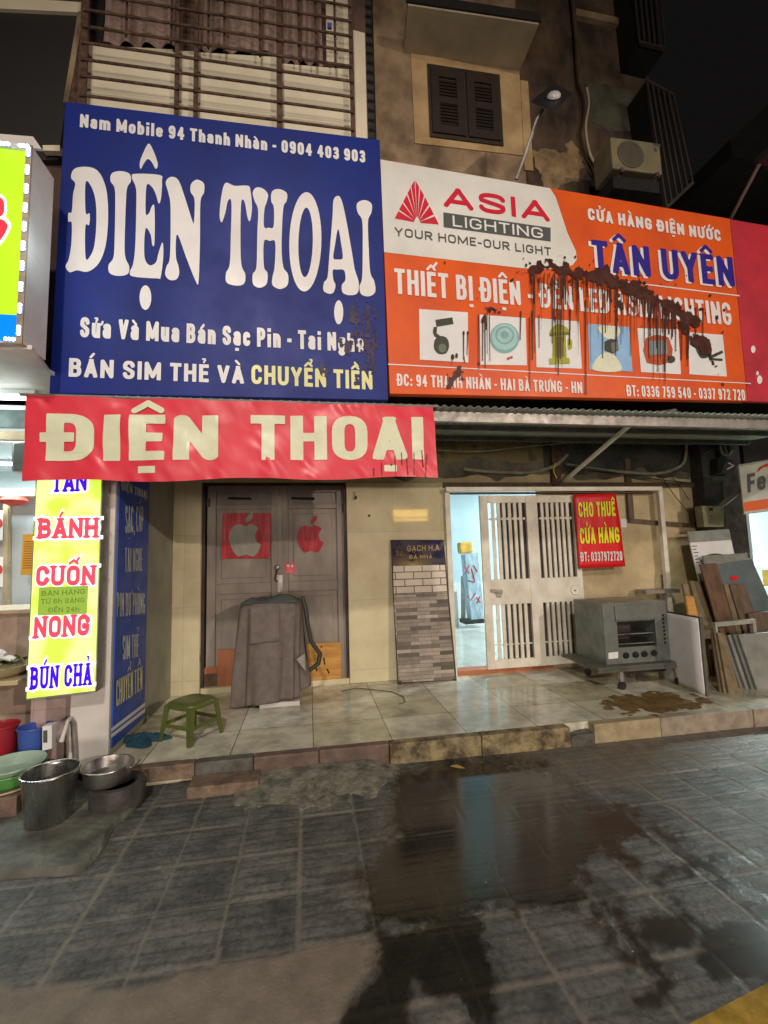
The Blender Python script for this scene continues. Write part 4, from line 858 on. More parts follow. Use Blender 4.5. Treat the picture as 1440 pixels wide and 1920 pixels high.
for i, q in enumerate(PICS):
    mb = MB(); traced(mb, [q], YS, .004, T4); pn = build(mb, 'product_picture', pw if i != 3 else V['sky'], og)
    def pt(loops, m, k=0, sm=4):
        mb = MB(); traced(mb, loops, YS, .006+.0015*k, T4, sm); return build(mb, 'print', V[m], pn)
    if i == 0:
        pt([[(257,607),(318,598),(322,622),(262,632)]], 'dark', 0, 0); pt([[(252,632),(264,632),(262,655),(280,668),(274,680),(254,665),(248,650)]], 'dark', 1, 0)
        pt([[(258,675),(275,665),(298,672),(306,700),(296,725),(272,728),(256,715),(252,695)]], 'dark', 2); pt([ell(282,708,14,16)], 'mid', 3)
    if i == 1:
        pt([ell(503,672,52,54,20)], 'teal2', 0); pt([ell(503,668,46,46,20)], 'teal', 1); pt([ell(503,662,33,32,16), ell(503,662,27,26,16)], 'teal2', 2); pt([ell(503,660,14,13)], 'teal2', 3); pt([[(510,742),(530,735),(533,742),(513,750)]], 'redo', 2, 0)
    if i == 2:
        pt([[(668,640),(690,622),(722,632),(730,655),(668,660)]], 'olive', 0, 2); pt([[(675,655),(720,655),(724,755),(672,757)]], 'olive', 1, 0); pt([[(660,745),(732,742),(735,762),(662,766)]], 'olive', 2, 0)
        pt([[(685,668),(712,668),(714,738),(684,740)]], 'olive2', 3, 0); pt([[(728,672),(742,680),(742,708),(728,712)]], 'olive', 0, 2); pt([[(662,655),(730,650),(732,660),(663,665)]], 'olive2', 3, 0)
    if i == 3:
        pt([[(835,640),(860,670),(890,675),(912,655),(905,632),(840,628)]], 'cream', 0); pt([[(818,785),(830,745),(865,722),(900,740),(915,788)]], 'cream', 0)
        pt([[(857,685),(880,674),(905,680),(908,715),(885,728),(858,715)]], 'dark', 1, 0); pt([[(880,690),(905,682),(907,714),(884,724)]], 'mid', 2, 0)
    if i == 4:
        pt([[(1003,672),(1085,668),(1095,755),(1008,760)]], 'redo', 0, 2); pt([[(1015,682),(1078,680),(1082,728),(1018,732)]], 'grey', 1, 0); pt([[(1015,735),(1083,731),(1086,750),(1018,752)]], 'redo', 2, 0); pt([[(1082,735),(1105,738),(1106,756),(1085,760)]], 'dark', 2, 2)
    if i == 5:
        pt([[(1180,700),(1210,690),(1238,705),(1232,735),(1200,742)]], 'dark', 0); pt([[(1225,738),(1275,715),(1279,724),(1230,748)]], 'dark', 1, 0); pt([[(1228,742),(1276,745),(1276,753),(1230,750)]], 'dark', 2, 0)
def f_splat(X, Y):
    r = random.Random(21)
    band = [(535,462,6),(560,440,12),(600,428,16),(660,418,20),(740,440,27),(830,448,34),(900,474,38),(960,500,32),(1010,520,24),(1060,540,22),(1110,570,22),(1150,598,22),(1182,620,12)]
    F = np.full(X.shape, 9e3)
    for a, b in zip(band, band[1:]):
        dx, dy = b[0]-a[0], b[1]-a[1]; t = np.clip(((X-a[0])*dx+(Y-a[1])*dy)/(dx*dx+dy*dy), 0, 1)
        F = np.minimum(F, np.hypot(X-a[0]-t*dx, Y-a[1]-t*dy)-(a[2]+(b[2]-a[2])*t))
    for a in ([(1175,680,22),(1215,700,26)],[(1215,700,22),(1240,760,9)],[(1240,760,9),(1285,858,6)],[(1095,630,14),(1140,650,16)],[(1085,600,12),(1130,620,16)],[(300,855,7),(345,780,9)],[(345,785,9),(355,820,5)],[(395,772,3),(412,752,4)],[(408,548,4),(450,572,13)],[(450,566,10),(500,585,3)],[(540,455,6),(520,475,3)],[(900,470,22),(915,590,7)],[(990,445,4),(1005,500,10)],[(1020,460,3),(1000,510,8)],[(970,440,3),(985,480,8)],[(1050,500,4),(1040,545,10)],[(655,395,6),(662,415,14)],[(735,395,2),(745,415,6)],[(755,395,2),(750,420,6)],[(590,405,2),(600,420,8)],[(1160,570,8),(1205,575,3)],[(700,485,3),(640,480,2)]):
        (x0, y0, ra), (x1, y1, rb_) = a; dx, dy = x1-x0, y1-y0; t = np.clip(((X-x0)*dx+(Y-y0)*dy)/(dx*dx+dy*dy), 0, 1)
        F = np.minimum(F, np.hypot(X-x0-t*dx, Y-y0-t*dy)-(ra+(rb_-ra)*t))
    F = F*1.0+8+vnoise(X, Y, 24, 31)*34+vnoise(X, Y, 9, 32)*20+vnoise(X*2.2, Y, 4, 33)*7
    sp = []
    for _ in range(190):
        x = r.uniform(585, 1160); y = 440+max(0, x-830)*.42+r.uniform(0, 25); sp.append((x, y, r.choice([30, 60, 90, 150, 240])*r.uniform(.5, 1.3), r.choice([.8, 1.0, 1.2, 1.5, 2.0])))
    for x in (432,440,448,560,600,624,683,700,735,1020,1045,1070,1100,1180,1205): sp.append((x, r.uniform(560,600), r.uniform(60,200), r.uniform(1.2,2.6)))
    for x, y, l in ((357,650,95),(372,650,80),(410,590,190),(425,600,150),(436,600,40),(318,735,30),(358,738,18),(300,800,40),(788,540,330),(690,560,240),(590,600,250),(902,560,120)): sp.append((x, y, l, r.uniform(1.2,2.4)))
    F = np.minimum(F, drips(X, Y, sp, 9))
    for _ in range(150):
        x = r.gauss(880, 220); y = 470+max(-60, (x-830)*.4)+r.gauss(0, 55); F = np.minimum(F, np.hypot(X-x, (Y-y)*r.uniform(.5, 1))-abs(r.gauss(1, 1.6)))
    for x, y, q in ((432,600,6),(424,612,5),(357,655,4),(372,655,4),(318,740,6),(332,735,5),(1255,600,5)): F = np.minimum(F, np.hypot(X-x, (Y-y)*.6)-q)
    return F
paint('dried_paint_splash', M['splat'], og, f_splat, 285, 1310, 380, 880, 1.45, YS, .0145, T4)
pr = thing('side_panel', 'plain pinkish red sign panel at the right end of the orange sign', 'sign', PY(1440,755,YS+.03))
build(quadY(MB(), [(1370,411),(1560,444),(1565,757),(1403,752.5)], YS+.02, .05), 'panel', M['pinkred'], pr, bevel=.004)
mb = MB()
for x, y, a in ((1412,655,7),(1424,712,8),(1420,700,4)): traced(mb, [ell(x, y, a*.6, a)], YS+.02, .002, lambda a, b: (a, b), 3)
build(mb, 'scuffs', M['signwhite'], pr)

# red cloth banner
YB = 3.60
def wav(x, z):
    s = np.array
    u = (x+1.8)/2.75; e = max(0, 1-abs((z-2.55)/.33))
    return float(.022*vnoise(s(x), s(z), .22, 41)+.014*vnoise(s(x+z*.6), s(z*.5), .07, 42)*(1-.55*e)+.02*vnoise(s(x*.8-z), s(z), .35, 43))*1.35
BC = [np.array(PY(*p, YB)) for p in ((50,741),(812,763),(821,896),(43,903))]
def bfun(u, v):
    p = (BC[0]*(1-u)+BC[1]*u)*(1-v)+(BC[3]*(1-u)+BC[2]*u)*v; sag = .012*sin(u*pi*5)*v
    p = p+np.array((0, wav(p[0], p[2])-.01*v, sag)); return p
rbn = thing('cloth_banner', 'long red cloth banner with cream lettering hung under the blue sign', 'banner', PY(430,900,YB))
build(MB().grid(bfun, 130, 34), 'cloth', M['bannerred'], rbn, smooth=True)
mb = MB(); ptext(mb, 'ĐIỆN', 86, 864.5, 410, 863.5, 88, YB, wd=.92, t=.345, gap=.17, off=0, ky=1.75); ptext(mb, 'THOẠI', 470, 863, 795, 862, 84, YB, wd=.92, t=.32, gap=.13, off=0, ky=1.7)
mb.v = [(x, y+wav(x, z)-.012, z) for x, y, z in mb.v]; build(mb, 'lettering', M['bannertext'], rbn)
build(MB().tube([PY(38,740,YB+.03), PY(822,762,YB+.03)], .012, 8), 'hanging_rod', M['galv'], rbn)
def f_ban(X, Y): return np.minimum(drips(X, Y, [(715,868,25,.9),(740,855,38,.8),(752,850,22,.8),(762,860,30,.9),(775,850,40,.8),(790,846,30,1.),(800,852,42,.8),(700,880,12,1.2)], 5), np.hypot(X-733, Y-872)-2)+vnoise(X, Y, 3, 3)*.6
xs = np.arange(690,812,.8); ys = np.arange(838,898,.8); X_, Y_ = np.meshgrid(xs, ys); mb = MB()
for p in sdf_polys(f_ban(X_, Y_), xs, ys):
    Q = [PY(a, b, YB) for a, b in p]; mb.poly([(q[0], q[1]+wav(q[0], q[2])-.018, q[2]) for q in Q])
build(mb, 'paint_drips', M['splat'], rbn)

# tall lime lightbox of the noodle shop
YL = 3.70
vb = thing('lightbox_sign', 'tall lit lime yellow lightbox listing dishes in red and violet', 'lightbox', PY(114,1302,YL+.08))
lq = [(71,860),(191,858),(178,1295),(50,1310)]
build(quadY(MB(), [(69,858),(193.5,856),(180,1297.5),(48,1312.5)], YL+.004, .13), 'casing', M['galv'], vb)
build(quadY(MB(), lq, YL), 'lit_face', M['limeyellow'], vb)
W5 = [('TÂN',98,923,163,921,40,.85),('BÁNH',72,1010,184,1008,38,.8),('CUỐN',68,1099,179,1097,38,.78),('NÓNG',64,1197,168,1191,41,.78),('BÚN CHẢ',57.5,1293,172,1283.5,42,.58)]
halo, red, vio = MB(), MB(), MB()
for i, (s, x0, y0, x1, y1, cp, wd) in enumerate(W5):
    if i: ptext(halo, s, x0-3, y0+3, x1+3, y1+3, cp+6, YL, off=.004, wd=wd, t=.42, gap=.02, style='bone')
    else: ptext(halo, s, x0-3, y0+3, x1+3, y1+3, cp+6, YL, off=.004, wd=wd, t=.42, gap=.02, style='bone')
    ptext(vio if i in (0,4) else red, s, x0, y0, x1, y1, cp, YL, off=.008, wd=wd, t=.235 if i < 4 else .19, gap=.13, style='serif')
build(halo, 'white_outline', M['lbwhite'], vb); build(red, 'red_lettering', M['lbpink'], vb); build(vio, 'violet_lettering', M['lbviolet'], vb)
stk = quadY(MB(), [(75,1101),(167,1098),(164,1151),(72,1154)], YL, None, .011); sk = build(stk, 'hours_sticker', M['stickergreen'], vb)
mb = MB()
for s, x0, y0, x1, y1 in (('BÁN HÀNG',80,1117,161,1113,),('TỪ 6h SÁNG',79,1132,160,1129),('ĐẾN 24h',93,1148,150,1146)): ptext(mb, s, x0, y0, x1, y1, 9, YL, off=.014, wd=.85, t=.15, gap=.2, style='serif')
build(mb, 'lettering', M['stickertext'], sk)

# lime lightbox of the shop on the left, edged with LED modules
YG = 3.2
lb = thing('lightbox_sign', 'large lime lightbox edged with white LED modules left of the blue sign', 'lightbox', PY(40,650,YG+.2))
xr = (PY(75,277,YG)[0]+PY(37,645,YG)[0])/2; zb, zt_ = PY(37,646,YG)[2], PY(75,276,YG)[2]; zs_ = PY(20,590,YG)[2]
build(MB().box(xr-1.9, xr-.012, YG+.002, YG+.26, zb+.01, zt_-.01), 'casing', M['whitepaint'], lb)
build(MB().add([(xr-1.9,YG,zs_),(xr-.05,YG,zs_),(xr-.05,YG,zt_-.04),(xr-1.9,YG,zt_-.04)], [(0,1,2,3)]), 'lit_face', M['lime'], lb)
build(MB().add([(xr-1.9,YG,zb+.02),(xr-.05,YG,zb+.02),(xr-.05,YG,zs_-.001),(xr-1.9,YG,zs_-.001)], [(0,1,2,3)]), 'blue_band', M['limeblue'], lb)
build(MB().box(xr-.0495, xr-.0125, YG-.012, YG+.001, zb, zt_), 'edge_strip', pm('edge_strip', (.45,.36,.25), .6), lb)
build(MB().box(xr-1.9, xr-.05, YG-.012, YG+.001, zt_-.039, zt_), 'edge_strip', M['whitepaint'], lb)
build(MB().prism([PY(-300,226,YG+.05), PY(62,256,YG+.05), PY(78,279,YG+.05), PY(-300,250,YG+.05)], (0,.02,0)), 'top_flap', M['whitepaint'], lb)
for out, m, off in ((1.35,'lbwhite',.004),(1,'lbred',.008)):
    mb = MB()
    for pts in ([(-14,372),(-2,370),(8,378),(9,398),(2,408),(-12,406)], [(-14,420),(2,412),(13,419),(15,430),(2,452),(-14,462)]):
        c = np.mean(pts, 0); P = [tuple(c+(np.array(p)-c)*(out if off < .005 else 1)) for p in pts]
        loops_mesh(mb, [P], lambda a, b: PY(a, b, YG)+np.array((0,-off,0)))
    build(mb, 'red_letter' if out == 1 else 'white_outline', M[m], lb)
def led(P, horiz):
    mb = MB(); c = np.array(P); d = np.array((1.,0,0)) if horiz else np.array((0,0,1.))
    mb.box(*(v for k in range(3) for v in ((c[k]-(.036 if d[k] else .013 if k != 1 else .003)), (c[k]+(.036 if d[k] else .013 if k != 1 else .003)))))
    e = build(mb, 'led_module', M['led_body_glow'], lb); mb = MB()
    for s in (-.022, 0, .022): mb.lathe(c+d*s+np.array((0,-.003,0)), [(.0115,0),(.0105,.005),(.006,.009),(0,.010)], 10, tilt=(pi/2,'X'))
    build(mb, 'led_lens', M['led'], e)
for x, y in ((77,291),(72,324),(67.5,359),(64,394),(60,429),(56,465),(52,502),(49.5,541),(44.5,581),(39.5,622)):
    led((xr-.03, YG-.016, PY(x,y,YG)[2]), False)
for x in (12,48,-30,-75): led((PY(x,273,YG)[0], YG-.016, zt_-.02), True)
for x in (19,-28,-75): led((PY(x,644,YG)[0], YG-.006, zb+.03), True)
lp = point('lightbox_spill', (xr+.1, YG-.05, (zb+zt_)/2), 5, (.75,.95,1), .3); lp.parent = lb; lp.location = Vector(lp.location)-lb.location

# blue vertical sign on the porch end wall
ss = thing('wall_sign', 'narrow blue sign on the porch end wall listing phone goods', 'sign', (-1.5, 4.25, .2))
XW = -1.49
build(MB().box(-1.499, XW, 3.905, 4.6, .21, 2.55), 'panel', M['blueside'], ss)
sidet = lambda mb, s, x0, y0, x1, y1, cp, **k: text(mb, s, PX(x0,y0,XW), PX(x1,y1,XW), PX(x0,y0-cp,XW), off=(.004,0,0), **k)
mb = MB()
for s, x0, y0, x1, y1, cp, wd in (('ĐIỆN THOẠI',227,918,275,936,17,.5),('SẠC, CÁP',234,1000,268,996,52,.16),('TAI NGHE',233,1073,266,1070,46,.16),('PIN DỰ PHÒNG',218,1157,271,1151,46,.16),('SIM THẺ',229,1238,259,1231,46,.18)):
    sidet(mb, s, x0, y0, x1, y1, cp, wd=wd, t=min(.2, wd*.36), gap=wd*.2)
build(mb, 'lettering', pm('side_lettering', L(200,198,180), .5), ss)
mb = MB(); sidet(mb, 'CHUYỂN TIỀN', 217, 1326, 266, 1292, 50, wd=.2, t=.07, gap=.05); build(mb, 'yellow_lettering', M['signyellow'], ss)
mb = MB()
for y0, y1, t_ in ((1366,1317,7),(1377,1328,7)):
    mb.poly([PX(a, b_, XW)+np.array((.004,0,0)) for a, b_ in ((207,y0),(271,y1),(271,y1+t_),(207,y0+t_))])
build(mb, 'white_stripes', M['signwhite'], ss)

# hanging sign of the heater shop
P_ = PY(1390,916,4.7); ud = np.array((cos(radians(42)), -sin(radians(42)), 0)); nn = np.array((ud[1], -ud[0], 0))
def PL(px, py, off=0.):
    d = ray(px, py); t = ((P_-CAM)@nn)/(d@nn); return CAM+d*t+nn*off*(1 if nn[1] < 0 else -1)
nsgn = nn if nn[1] < 0 else -nn
fs = thing('hanging_sign', 'white hanging sign with dark lettering and orange foot at the right edge', 'sign', PL(1430,960))
P4 = [PL(*p) for p in ((1384,871),(1500,851),(1506,950),(1395,964))]
build(MB().prism(P4, -nsgn*.12), 'box', pm('sign_offwhite', L(178,168,150), .5, .08), fs, bevel=.006)
build(MB().prism([PL(*p, .003) for p in ((1394,942),(1505,925),(1505.5,946),(1395.8,959))], -nsgn*.002), 'orange_band', M['orange'], fs)
mb = MB(); text(mb, 'Fer', PL(1402,924), PL(1452,914), PL(1401,889), wd=.62, t=.2, gap=.14, off=nsgn*.004); build(mb, 'lettering', M['dgrey'], fs)
build(MB().tube([PL(a, b_, .006) for a, b_ in ((1421,884),(1428,876),(1438,872),(1452,869))], [.006,.014,.018,.02], 8), 'swoosh', M['orange'], fs)
build(MB().bar(PY(1352,948,4.95), PL(1392,917)-nsgn*.06, .05, .05), 'bracket', M['ironbeam'], fs)

# ================================================================== awning and what hangs on the wall under it
aw = thing('awning', 'corrugated sheet awning on iron beams under the orange sign', 'awning', (2.0, YF, 3.0))
AX0, AX1 = -1.45, 5.7
def awf(u, v):
    x = AX0+(AX1-AX0)*u; y = 3.63+(5.44-3.63)*v; return (x, y, 2.865+.17*v+.011*sin(x*2*pi/.076))
build(MB().grid(awf, 760, 6), 'corrugated_sheet', M['corr'], aw, smooth=True, solid=.002)
build(MB().box(AX0, AX1, 3.72, 3.77, 2.76, 2.848), 'front_beam', M['galv'], aw)
for y in (4.35, 4.95): build(MB().box(AX0, AX1, y, y+.04, 2.865+.17*(y-3.63)/1.81-.062, 2.865+.17*(y-3.63)/1.81-.0135), 'purlin', M['ironbeam'], aw)
build(MB().bar(PY(1058,902,5.40), PY(1196,784,4.05), .045, .03), 'brace', M['gate'], aw)
build(MB().bar(PY(1105,792,4.5), PY(1268,772,3.8), .05, .05), 'bracket_arm', M['galv'], aw)
build(MB().prism([PY(1034,817,5.38), PY(1053,817,5.38), PY(1052,911,5.38), PY(1036,911,5.38)], (0,.05,0)), 'wall_bracket', M['rust'], aw)
def wire(name, pts, Y, r, m, label, cat='cable', sm=5, **k):
    P = [PY(a, b_, Y[i] if hasattr(Y, '__len__') else Y) for i, (a, b_) in enumerate(pts)]; Q = []
    for i in range(len(P)-1):
        p0, p1, p2, p3 = P[max(i-1, 0)], P[i], P[i+1], P[min(i+2, len(P)-1)]
        for j in range(sm):
            t = j/sm; Q.append(.5*((2*p1)+(p2-p0)*t+(2*p0-5*p1+4*p2-p3)*t*t+(-p0+3*p1-3*p2+p3)*t**3))
    return build(MB().tube(Q+[P[-1]], r, 8), name, m, smooth=True, label=label, cat=cat, **k)
wire('wall_pipe', [(869,879),(880,881),(930,885),(990,886),(1025,879),(1045,870),(1064,852)], 5.38, .021, M['pipe'], 'white pipe sagging along the wall above the half open gate', 'pipe')
wire('wall_pipe', [(1062,871),(1110,879),(1180,886),(1230,888),(1262,880),(1284,862),(1287,800)], 5.36, .02, M['pipe'], 'dirty pipe sagging behind the awning brace towards the dark pilaster', 'pipe')
wire('cable', [(822,844),(905,846),(980,838),(1080,830),(1180,826),(1276,827)], 5.2, .006, M['pipe'], 'thin pale cable running level under the awning')
wire('cable', [(1064,872),(1140,884),(1215,897),(1302,906)], 5.3, .007, M['cabledark'], 'dark cable drooping across the wall to the pilaster below the pipes')
wire('cable', [(1238,890),(1262,925),(1291,961)], 5.38, .005, M['cabledark'], 'dark slanting cable at the right end of the gate rail')
wire('cable', [(1255,889),(1275,912),(1292,938)], 5.385, .005, M['cabledark'], 'short dark slanting cable nearest the dark pilaster')
wire('cable', [(1041,868),(1038,882),(1044,897)], 5.34, .006, M['rentyellow'], 'short yellow cable end at the rusty wall bracket')
wire('cable', [(1320,852),(1345,838),(1372,826),(1396,806)], 5.2, .006, M['cable'], 'grey cable rising to the right above the meter box')
cdt = MB().prism([PY(*p, 5.4) for p in ((1172,860),(1181,860),(1190,972),(1180,974))], (0,.045,0)).prism([PY(*p, 5.4) for p in ((1182,972),(1292,981),(1292,989),(1181,979))], (0,.03,0))
build(cdt, 'cable_duct', M['oldbrown'], label='brown L shaped cable duct on the wall right of the rent banner', cat='duct')
mb_ = thing('meter_box', 'grey electric meter box on the dark pilaster', 'meter box', PY(1338,990,5.2))
build(quadY(MB(), [(1316,948),(1358,948),(1358,988),(1321,988)], 5.12, .12), 'case', M['ac'], mb_, bevel=.008)
build(quadY(MB(), [(1329,952),(1337,952),(1337,958),(1330,958)], 5.119, .004).lathe(PY(1333,967,5.119), [(.008,0),(.008,.004),(0,.005)], 8, tilt=(pi/2,'X')), 'slots', M['dark'], mb_)
c0 = PY(1361,840,5.15); build(MB().tube([c0+np.array((.085*cos(t), 0, .1*sin(t))) for t in np.linspace(0, 2*pi, 25)], .017, 8).tube([c0+np.array((-.02,0,.08)), c0+np.array((.01,0,-.08))], .012, 6), 'cable_coil', M['cable'], label='coil of grey cable hung above the meter box', cat='cable coil', smooth=True)
cb_ = thing('dark_box', 'black box with a white chevron above the meter box', 'box', PY(1365,888,5.18))
build(quadY(MB(), [(1346,858),(1382,862),(1378,886),(1346,888)], 5.12, .12), 'case', M['black'], cb_, bevel=.006)
build(MB().tube([PY(*p, 5.117) for p in ((1366,868),(1376,873),(1363,880))], .007, 6), 'chevron', M['whitepaint'], cb_)
hd = thing('dark_fascia', 'dark boarding between the awning end and the bright shop', 'boarding', (6.6, 5.2, 2.75))
build(MB().box(5.86, 9.5, 5.2, 5.3, 2.72, 3.35), 'board', M['dark'], hd)
build(MB().box(5.45, 5.75, 5.16, 5.2, 2.65, 3.3), 'panel', pm('dark_panel', (.03,.035,.038), .5), hd)

# ================================================================== things on the porch
def fpt(px, y, z=PZ0):
    lo, hi = -8., 14.
    for _ in range(50):
        m = (lo+hi)/2; lo, hi = (m, hi) if proj((m, y, z))[0] < px else (lo, m)
    return np.array((lo, y, z))
# cart under a grey cloth
cx_, cy_ = (PZ(445,1325,PZ0)[0]+PZ(560,1322,PZ0)[0])/2+.025, 5.0; ztop = PY(515,1127,4.98)[2]
cc = thing('covered_cart', 'small cart completely draped in a grey cloth before the double door', 'cart', (cx_, cy_, PZ0))
def cloth(u, v):
    a = 2*pi*u; c, s = cos(a), sin(a); e = 3.4
    f = v**.8; hw = .305+.02*f+(.045*f if c < 0 else 0); hd_ = .2+.05*f
    x = hw*math.copysign(abs(c)**(2/e), c); y = hd_*math.copysign(abs(s)**(2/e), s)
    pl = (.5*sin(a*7+1.2)+.35*sin(a*12+v*2)+.35*sin(a*4.3+.5)+1.2*float(vnoise(np.array(u*9), np.array(v*1.2), .6, 12)))*.058*f**1.0
    l = math.hypot(x, y); x *= 1+pl/l; y *= 1+pl/l
    hem = .012+.05*max(0, cos(a+1.1))**2+(.13*max(0, cos(a-.15))**6)+(.05 if False else 0)
    z = ztop-(ztop-PZ0-hem)*v
    if v < .04: x *= .965; y *= .965; z = ztop-.002
    return (cx_+x, cy_+y, z)
build(MB().grid(cloth, 150, 40), 'cloth', M['cloth'], cc, smooth=True, solid=.004)
def topc(u, v):
    x, y = (u-.5)*.59, (v-.5)*.42; d = min(u, 1-u, v, 1-v)*2
    return (cx_+x-.03*0, cy_+y, ztop-.002+.05*min(1, d*3)*(.7+1.2*float(vnoise(np.array(u*3.), np.array(v*2.), .5, 6)))+.03*min(1, d*4)*abs(float(vnoise(np.array(u*6), np.array(v*5.), .6, 8))))
build(MB().grid(topc, 30, 20), 'cloth_top', M['clothback'], cc, smooth=True, solid=.004)
yfr = cy_-.275
def flap(u, v):
    x = -.19+.29*u; z = ztop-.03-.36*v+(.02*u*v); y = yfr+.045-.022*v-.007*sin(pi*u)*v-.012*(v > .9); return (cx_+x, y, z)
build(MB().grid(flap, 14, 16), 'front_flap', M['cloth'], cc, smooth=True, solid=.003)
build(MB().box(cx_-.1, cx_+.29, cy_-.235, cy_+.2, PZ0+.001, PZ0+.045), 'base_board', M['terracotta'] if False else M['whitepaint'], cc, bevel=.004)
build(MB().box(cx_-.2, cx_+.2, cy_-.14, cy_+.14, PZ0+.05, ztop-.02), 'box_body', M['oldbrown'], cc)
hl = [PY(*p, 4.98) for p in ((567,1119),(573,1142),(577,1172),(583,1202),(593,1216),(600,1226),(597,1244),(584,1254),(573,1262))]
build(MB().tube(hl, [.02,.024,.022,.02,.022,.026,.024,.022,.016], 10), 'handle_strap', M['darkgreen'], cc, smooth=True)
build(MB().prism([PY(556,1236,4.74), PY(571,1226,4.74), PY(573,1258,4.74)], (0,.004,0)), 'turned_corner', pm('cloth_lining', L(150,140,120), .8), cc)
# floor cord
wire('floor_cord', [(600,1288),(650,1300),(690,1306),(725,1302),(745,1309),(752,1318),(742,1322)], 5.2, .0, M['cabledark'], '', 'cable') if False else None
pts = [PZ(a, b_, PZ0+.006) for a, b_ in ((640,1296),(668,1290),(700,1293),(735,1297),(756,1306),(760,1316),(748,1320))]
build(MB().tube(pts, .005, 6), 'thin_cord', M['cable'], label='thin grey cord lying on the porch before the tile sample board', cat='cord')

# plastic stool
sc0 = np.array((-.98, 4.17)); ang = radians(55); zs = PY(362,1312,4.15)[2]-PZ0
stl = thing('plastic_stool', 'low olive green plastic stool on the porch', 'stool', (sc0[0], sc0[1], PZ0))
ca, sa = cos(ang), sin(ang); W = lambda x, y, z: (sc0[0]+ca*x-sa*y, sc0[1]+sa*x+ca*y, PZ0+z)
mb = MB(); n = 32; rings = []
for f, z in ((.155,zs-.045),(.158,zs-.02),(.15,zs-.004),(.142,zs),(.05,zs-.004)):
    rings.append([W(f*math.copysign(abs(cos(t))**.5, cos(t)), f*math.copysign(abs(sin(t))**.5, sin(t)), z) for t in np.linspace(0, 2*pi, n, endpoint=False)])
mb.add([q for r in rings for q in r], [(i*n+k, i*n+(k+1) % n, (i+1)*n+(k+1) % n, (i+1)*n+k) for i in range(4) for k in range(n)]+[tuple(4*n+k for k in range(n))])
build(mb, 'seat', M['stool'], stl, smooth=True)
for sx, sy in ((1,1),(1,-1),(-1,-1),(-1,1)):
    mb = MB(); t0, t1 = .148, .178; wt, wb = .05, .034
    a = [W(sx*t0, sy*t0, zs-.02), W(sx*(t0-wt), sy*t0, zs-.02), W(sx*(t0-wt), sy*(t0-.012), zs-.02), W(sx*(t0-.012), sy*(t0-.012), zs-.02), W(sx*(t0-.012), sy*(t0-wt), zs-.02), W(sx*t0, sy*(t0-wt), zs-.02)]
    b_ = [W(sx*t1, sy*t1, 0), W(sx*(t1-wb), sy*t1, 0), W(sx*(t1-wb), sy*(t1-.01), 0), W(sx*(t1-.01), sy*(t1-.01), 0), W(sx*(t1-.01), sy*(t1-wb), 0), W(sx*t1, sy*(t1-wb), 0)]
    mb.add(a+b_, [(k, (k+1) % 6, 6+(k+1) % 6, 6+k) for k in range(6)]+[tuple(range(6)), tuple(range(11, 5, -1))]); build(mb, 'leg', M['stool'], stl)
mb = MB()
for p, q in (((1,1),(1,-1)),((1,-1),(-1,-1)),((-1,-1),(-1,1)),((-1,1),(1,1))): mb.bar(W(p[0]*.158, p[1]*.158, .13), W(q[0]*.158, q[1]*.158, .13), .012, .028)
build(mb, 'stretcher', M['stool'], stl)
# teal rag
tc = PZ(268,1392,PZ0); rr = random.Random(5)
def rag(u, v):
    a = 2*pi*u; r0 = v*(.14+.05*sin(3*a)+.03*sin(5*a+1)); return (tc[0]+r0*cos(a)*1.15, tc[1]+r0*sin(a)*.75, PZ0+.006+(.07*(1-v)**.7+.035*abs(float(vnoise(np.array(u*8), np.array(v*3.), .5, 3))))*(1 if v < .97 else .1))
build(MB().grid(rag, 40, 12), 'floor_rag', M['teal'], label='crumpled dark teal rag on the porch corner below the blue side sign', cat='rag', smooth=True)

# electric oven on a trolley
oy0, oy1 = 4.5, 5.05
ox0, ox1 = PY(1134,1190,oy0)[0], PY(1254,1190,oy0)[0]; oz0, oz1 = PY(1137,1247,oy0)[2], PY(1140,1131,oy0)[2]
ov = thing('electric_oven', 'boxy grey steel oven with four black knobs standing on a trolley', 'oven', ((ox0+ox1)/2, (oy0+oy1)/2, oz0))
ow, oh = ox1-ox0, oz1-oz0; O = lambda f, g: (ox0+ow*f, oz0+oh*g)
wx0, wz0 = O(.2, .26); wx1, wz1 = O(.8, .68)
bd = MB().box(ox0, ox1, oy0+.3, oy1, oz0, oz1).box(ox0, wx0, oy0, oy0+.2995, oz0, oz1).box(wx1, ox1, oy0, oy0+.2995, oz0, oz1).box(wx0+.0005, wx1-.0005, oy0+.002, oy0+.2995, oz0, wz0).box(wx0+.0005, wx1-.0005, oy0+.002, oy0+.2995, wz1, oz1-.001)
build(bd, 'body', M['ovensteel'], ov, bevel=.004)
build(MB().box(wx0+.005, wx1-.005, oy0+.285, oy0+.298, wz0+.005, wz1-.005), 'cavity', pm('oven_cavity', L(58,46,42), .5, .2), ov)
for f in (.5, .12): build(MB().box(wx0+.002, wx1-.002, oy0+.02, oy0+.28, wz0+(wz1-wz0)*f-.006, wz0+(wz1-wz0)*f+.006), 'rack', M['steel'], ov)
build(MB().tube([(wx0+.02, oy0+.05, wz0+.03), (wx1-.02, oy0+.05, wz0+.03)], .008, 8), 'heating_rod', pm('copper_rod', (.7,.32,.2), .3, metal=1), ov)
build(MB().box(wx0-.02, wx1+.02, oy0-.018, oy0-.001, wz1+.01, oz1-.03).box(wx0-.01, wx1+.01, oy0-.03, oy0-.0185, wz1+.02, wz1+.035), 'folded_door', M['ovensteel'], ov, bevel=.004)
kn = None
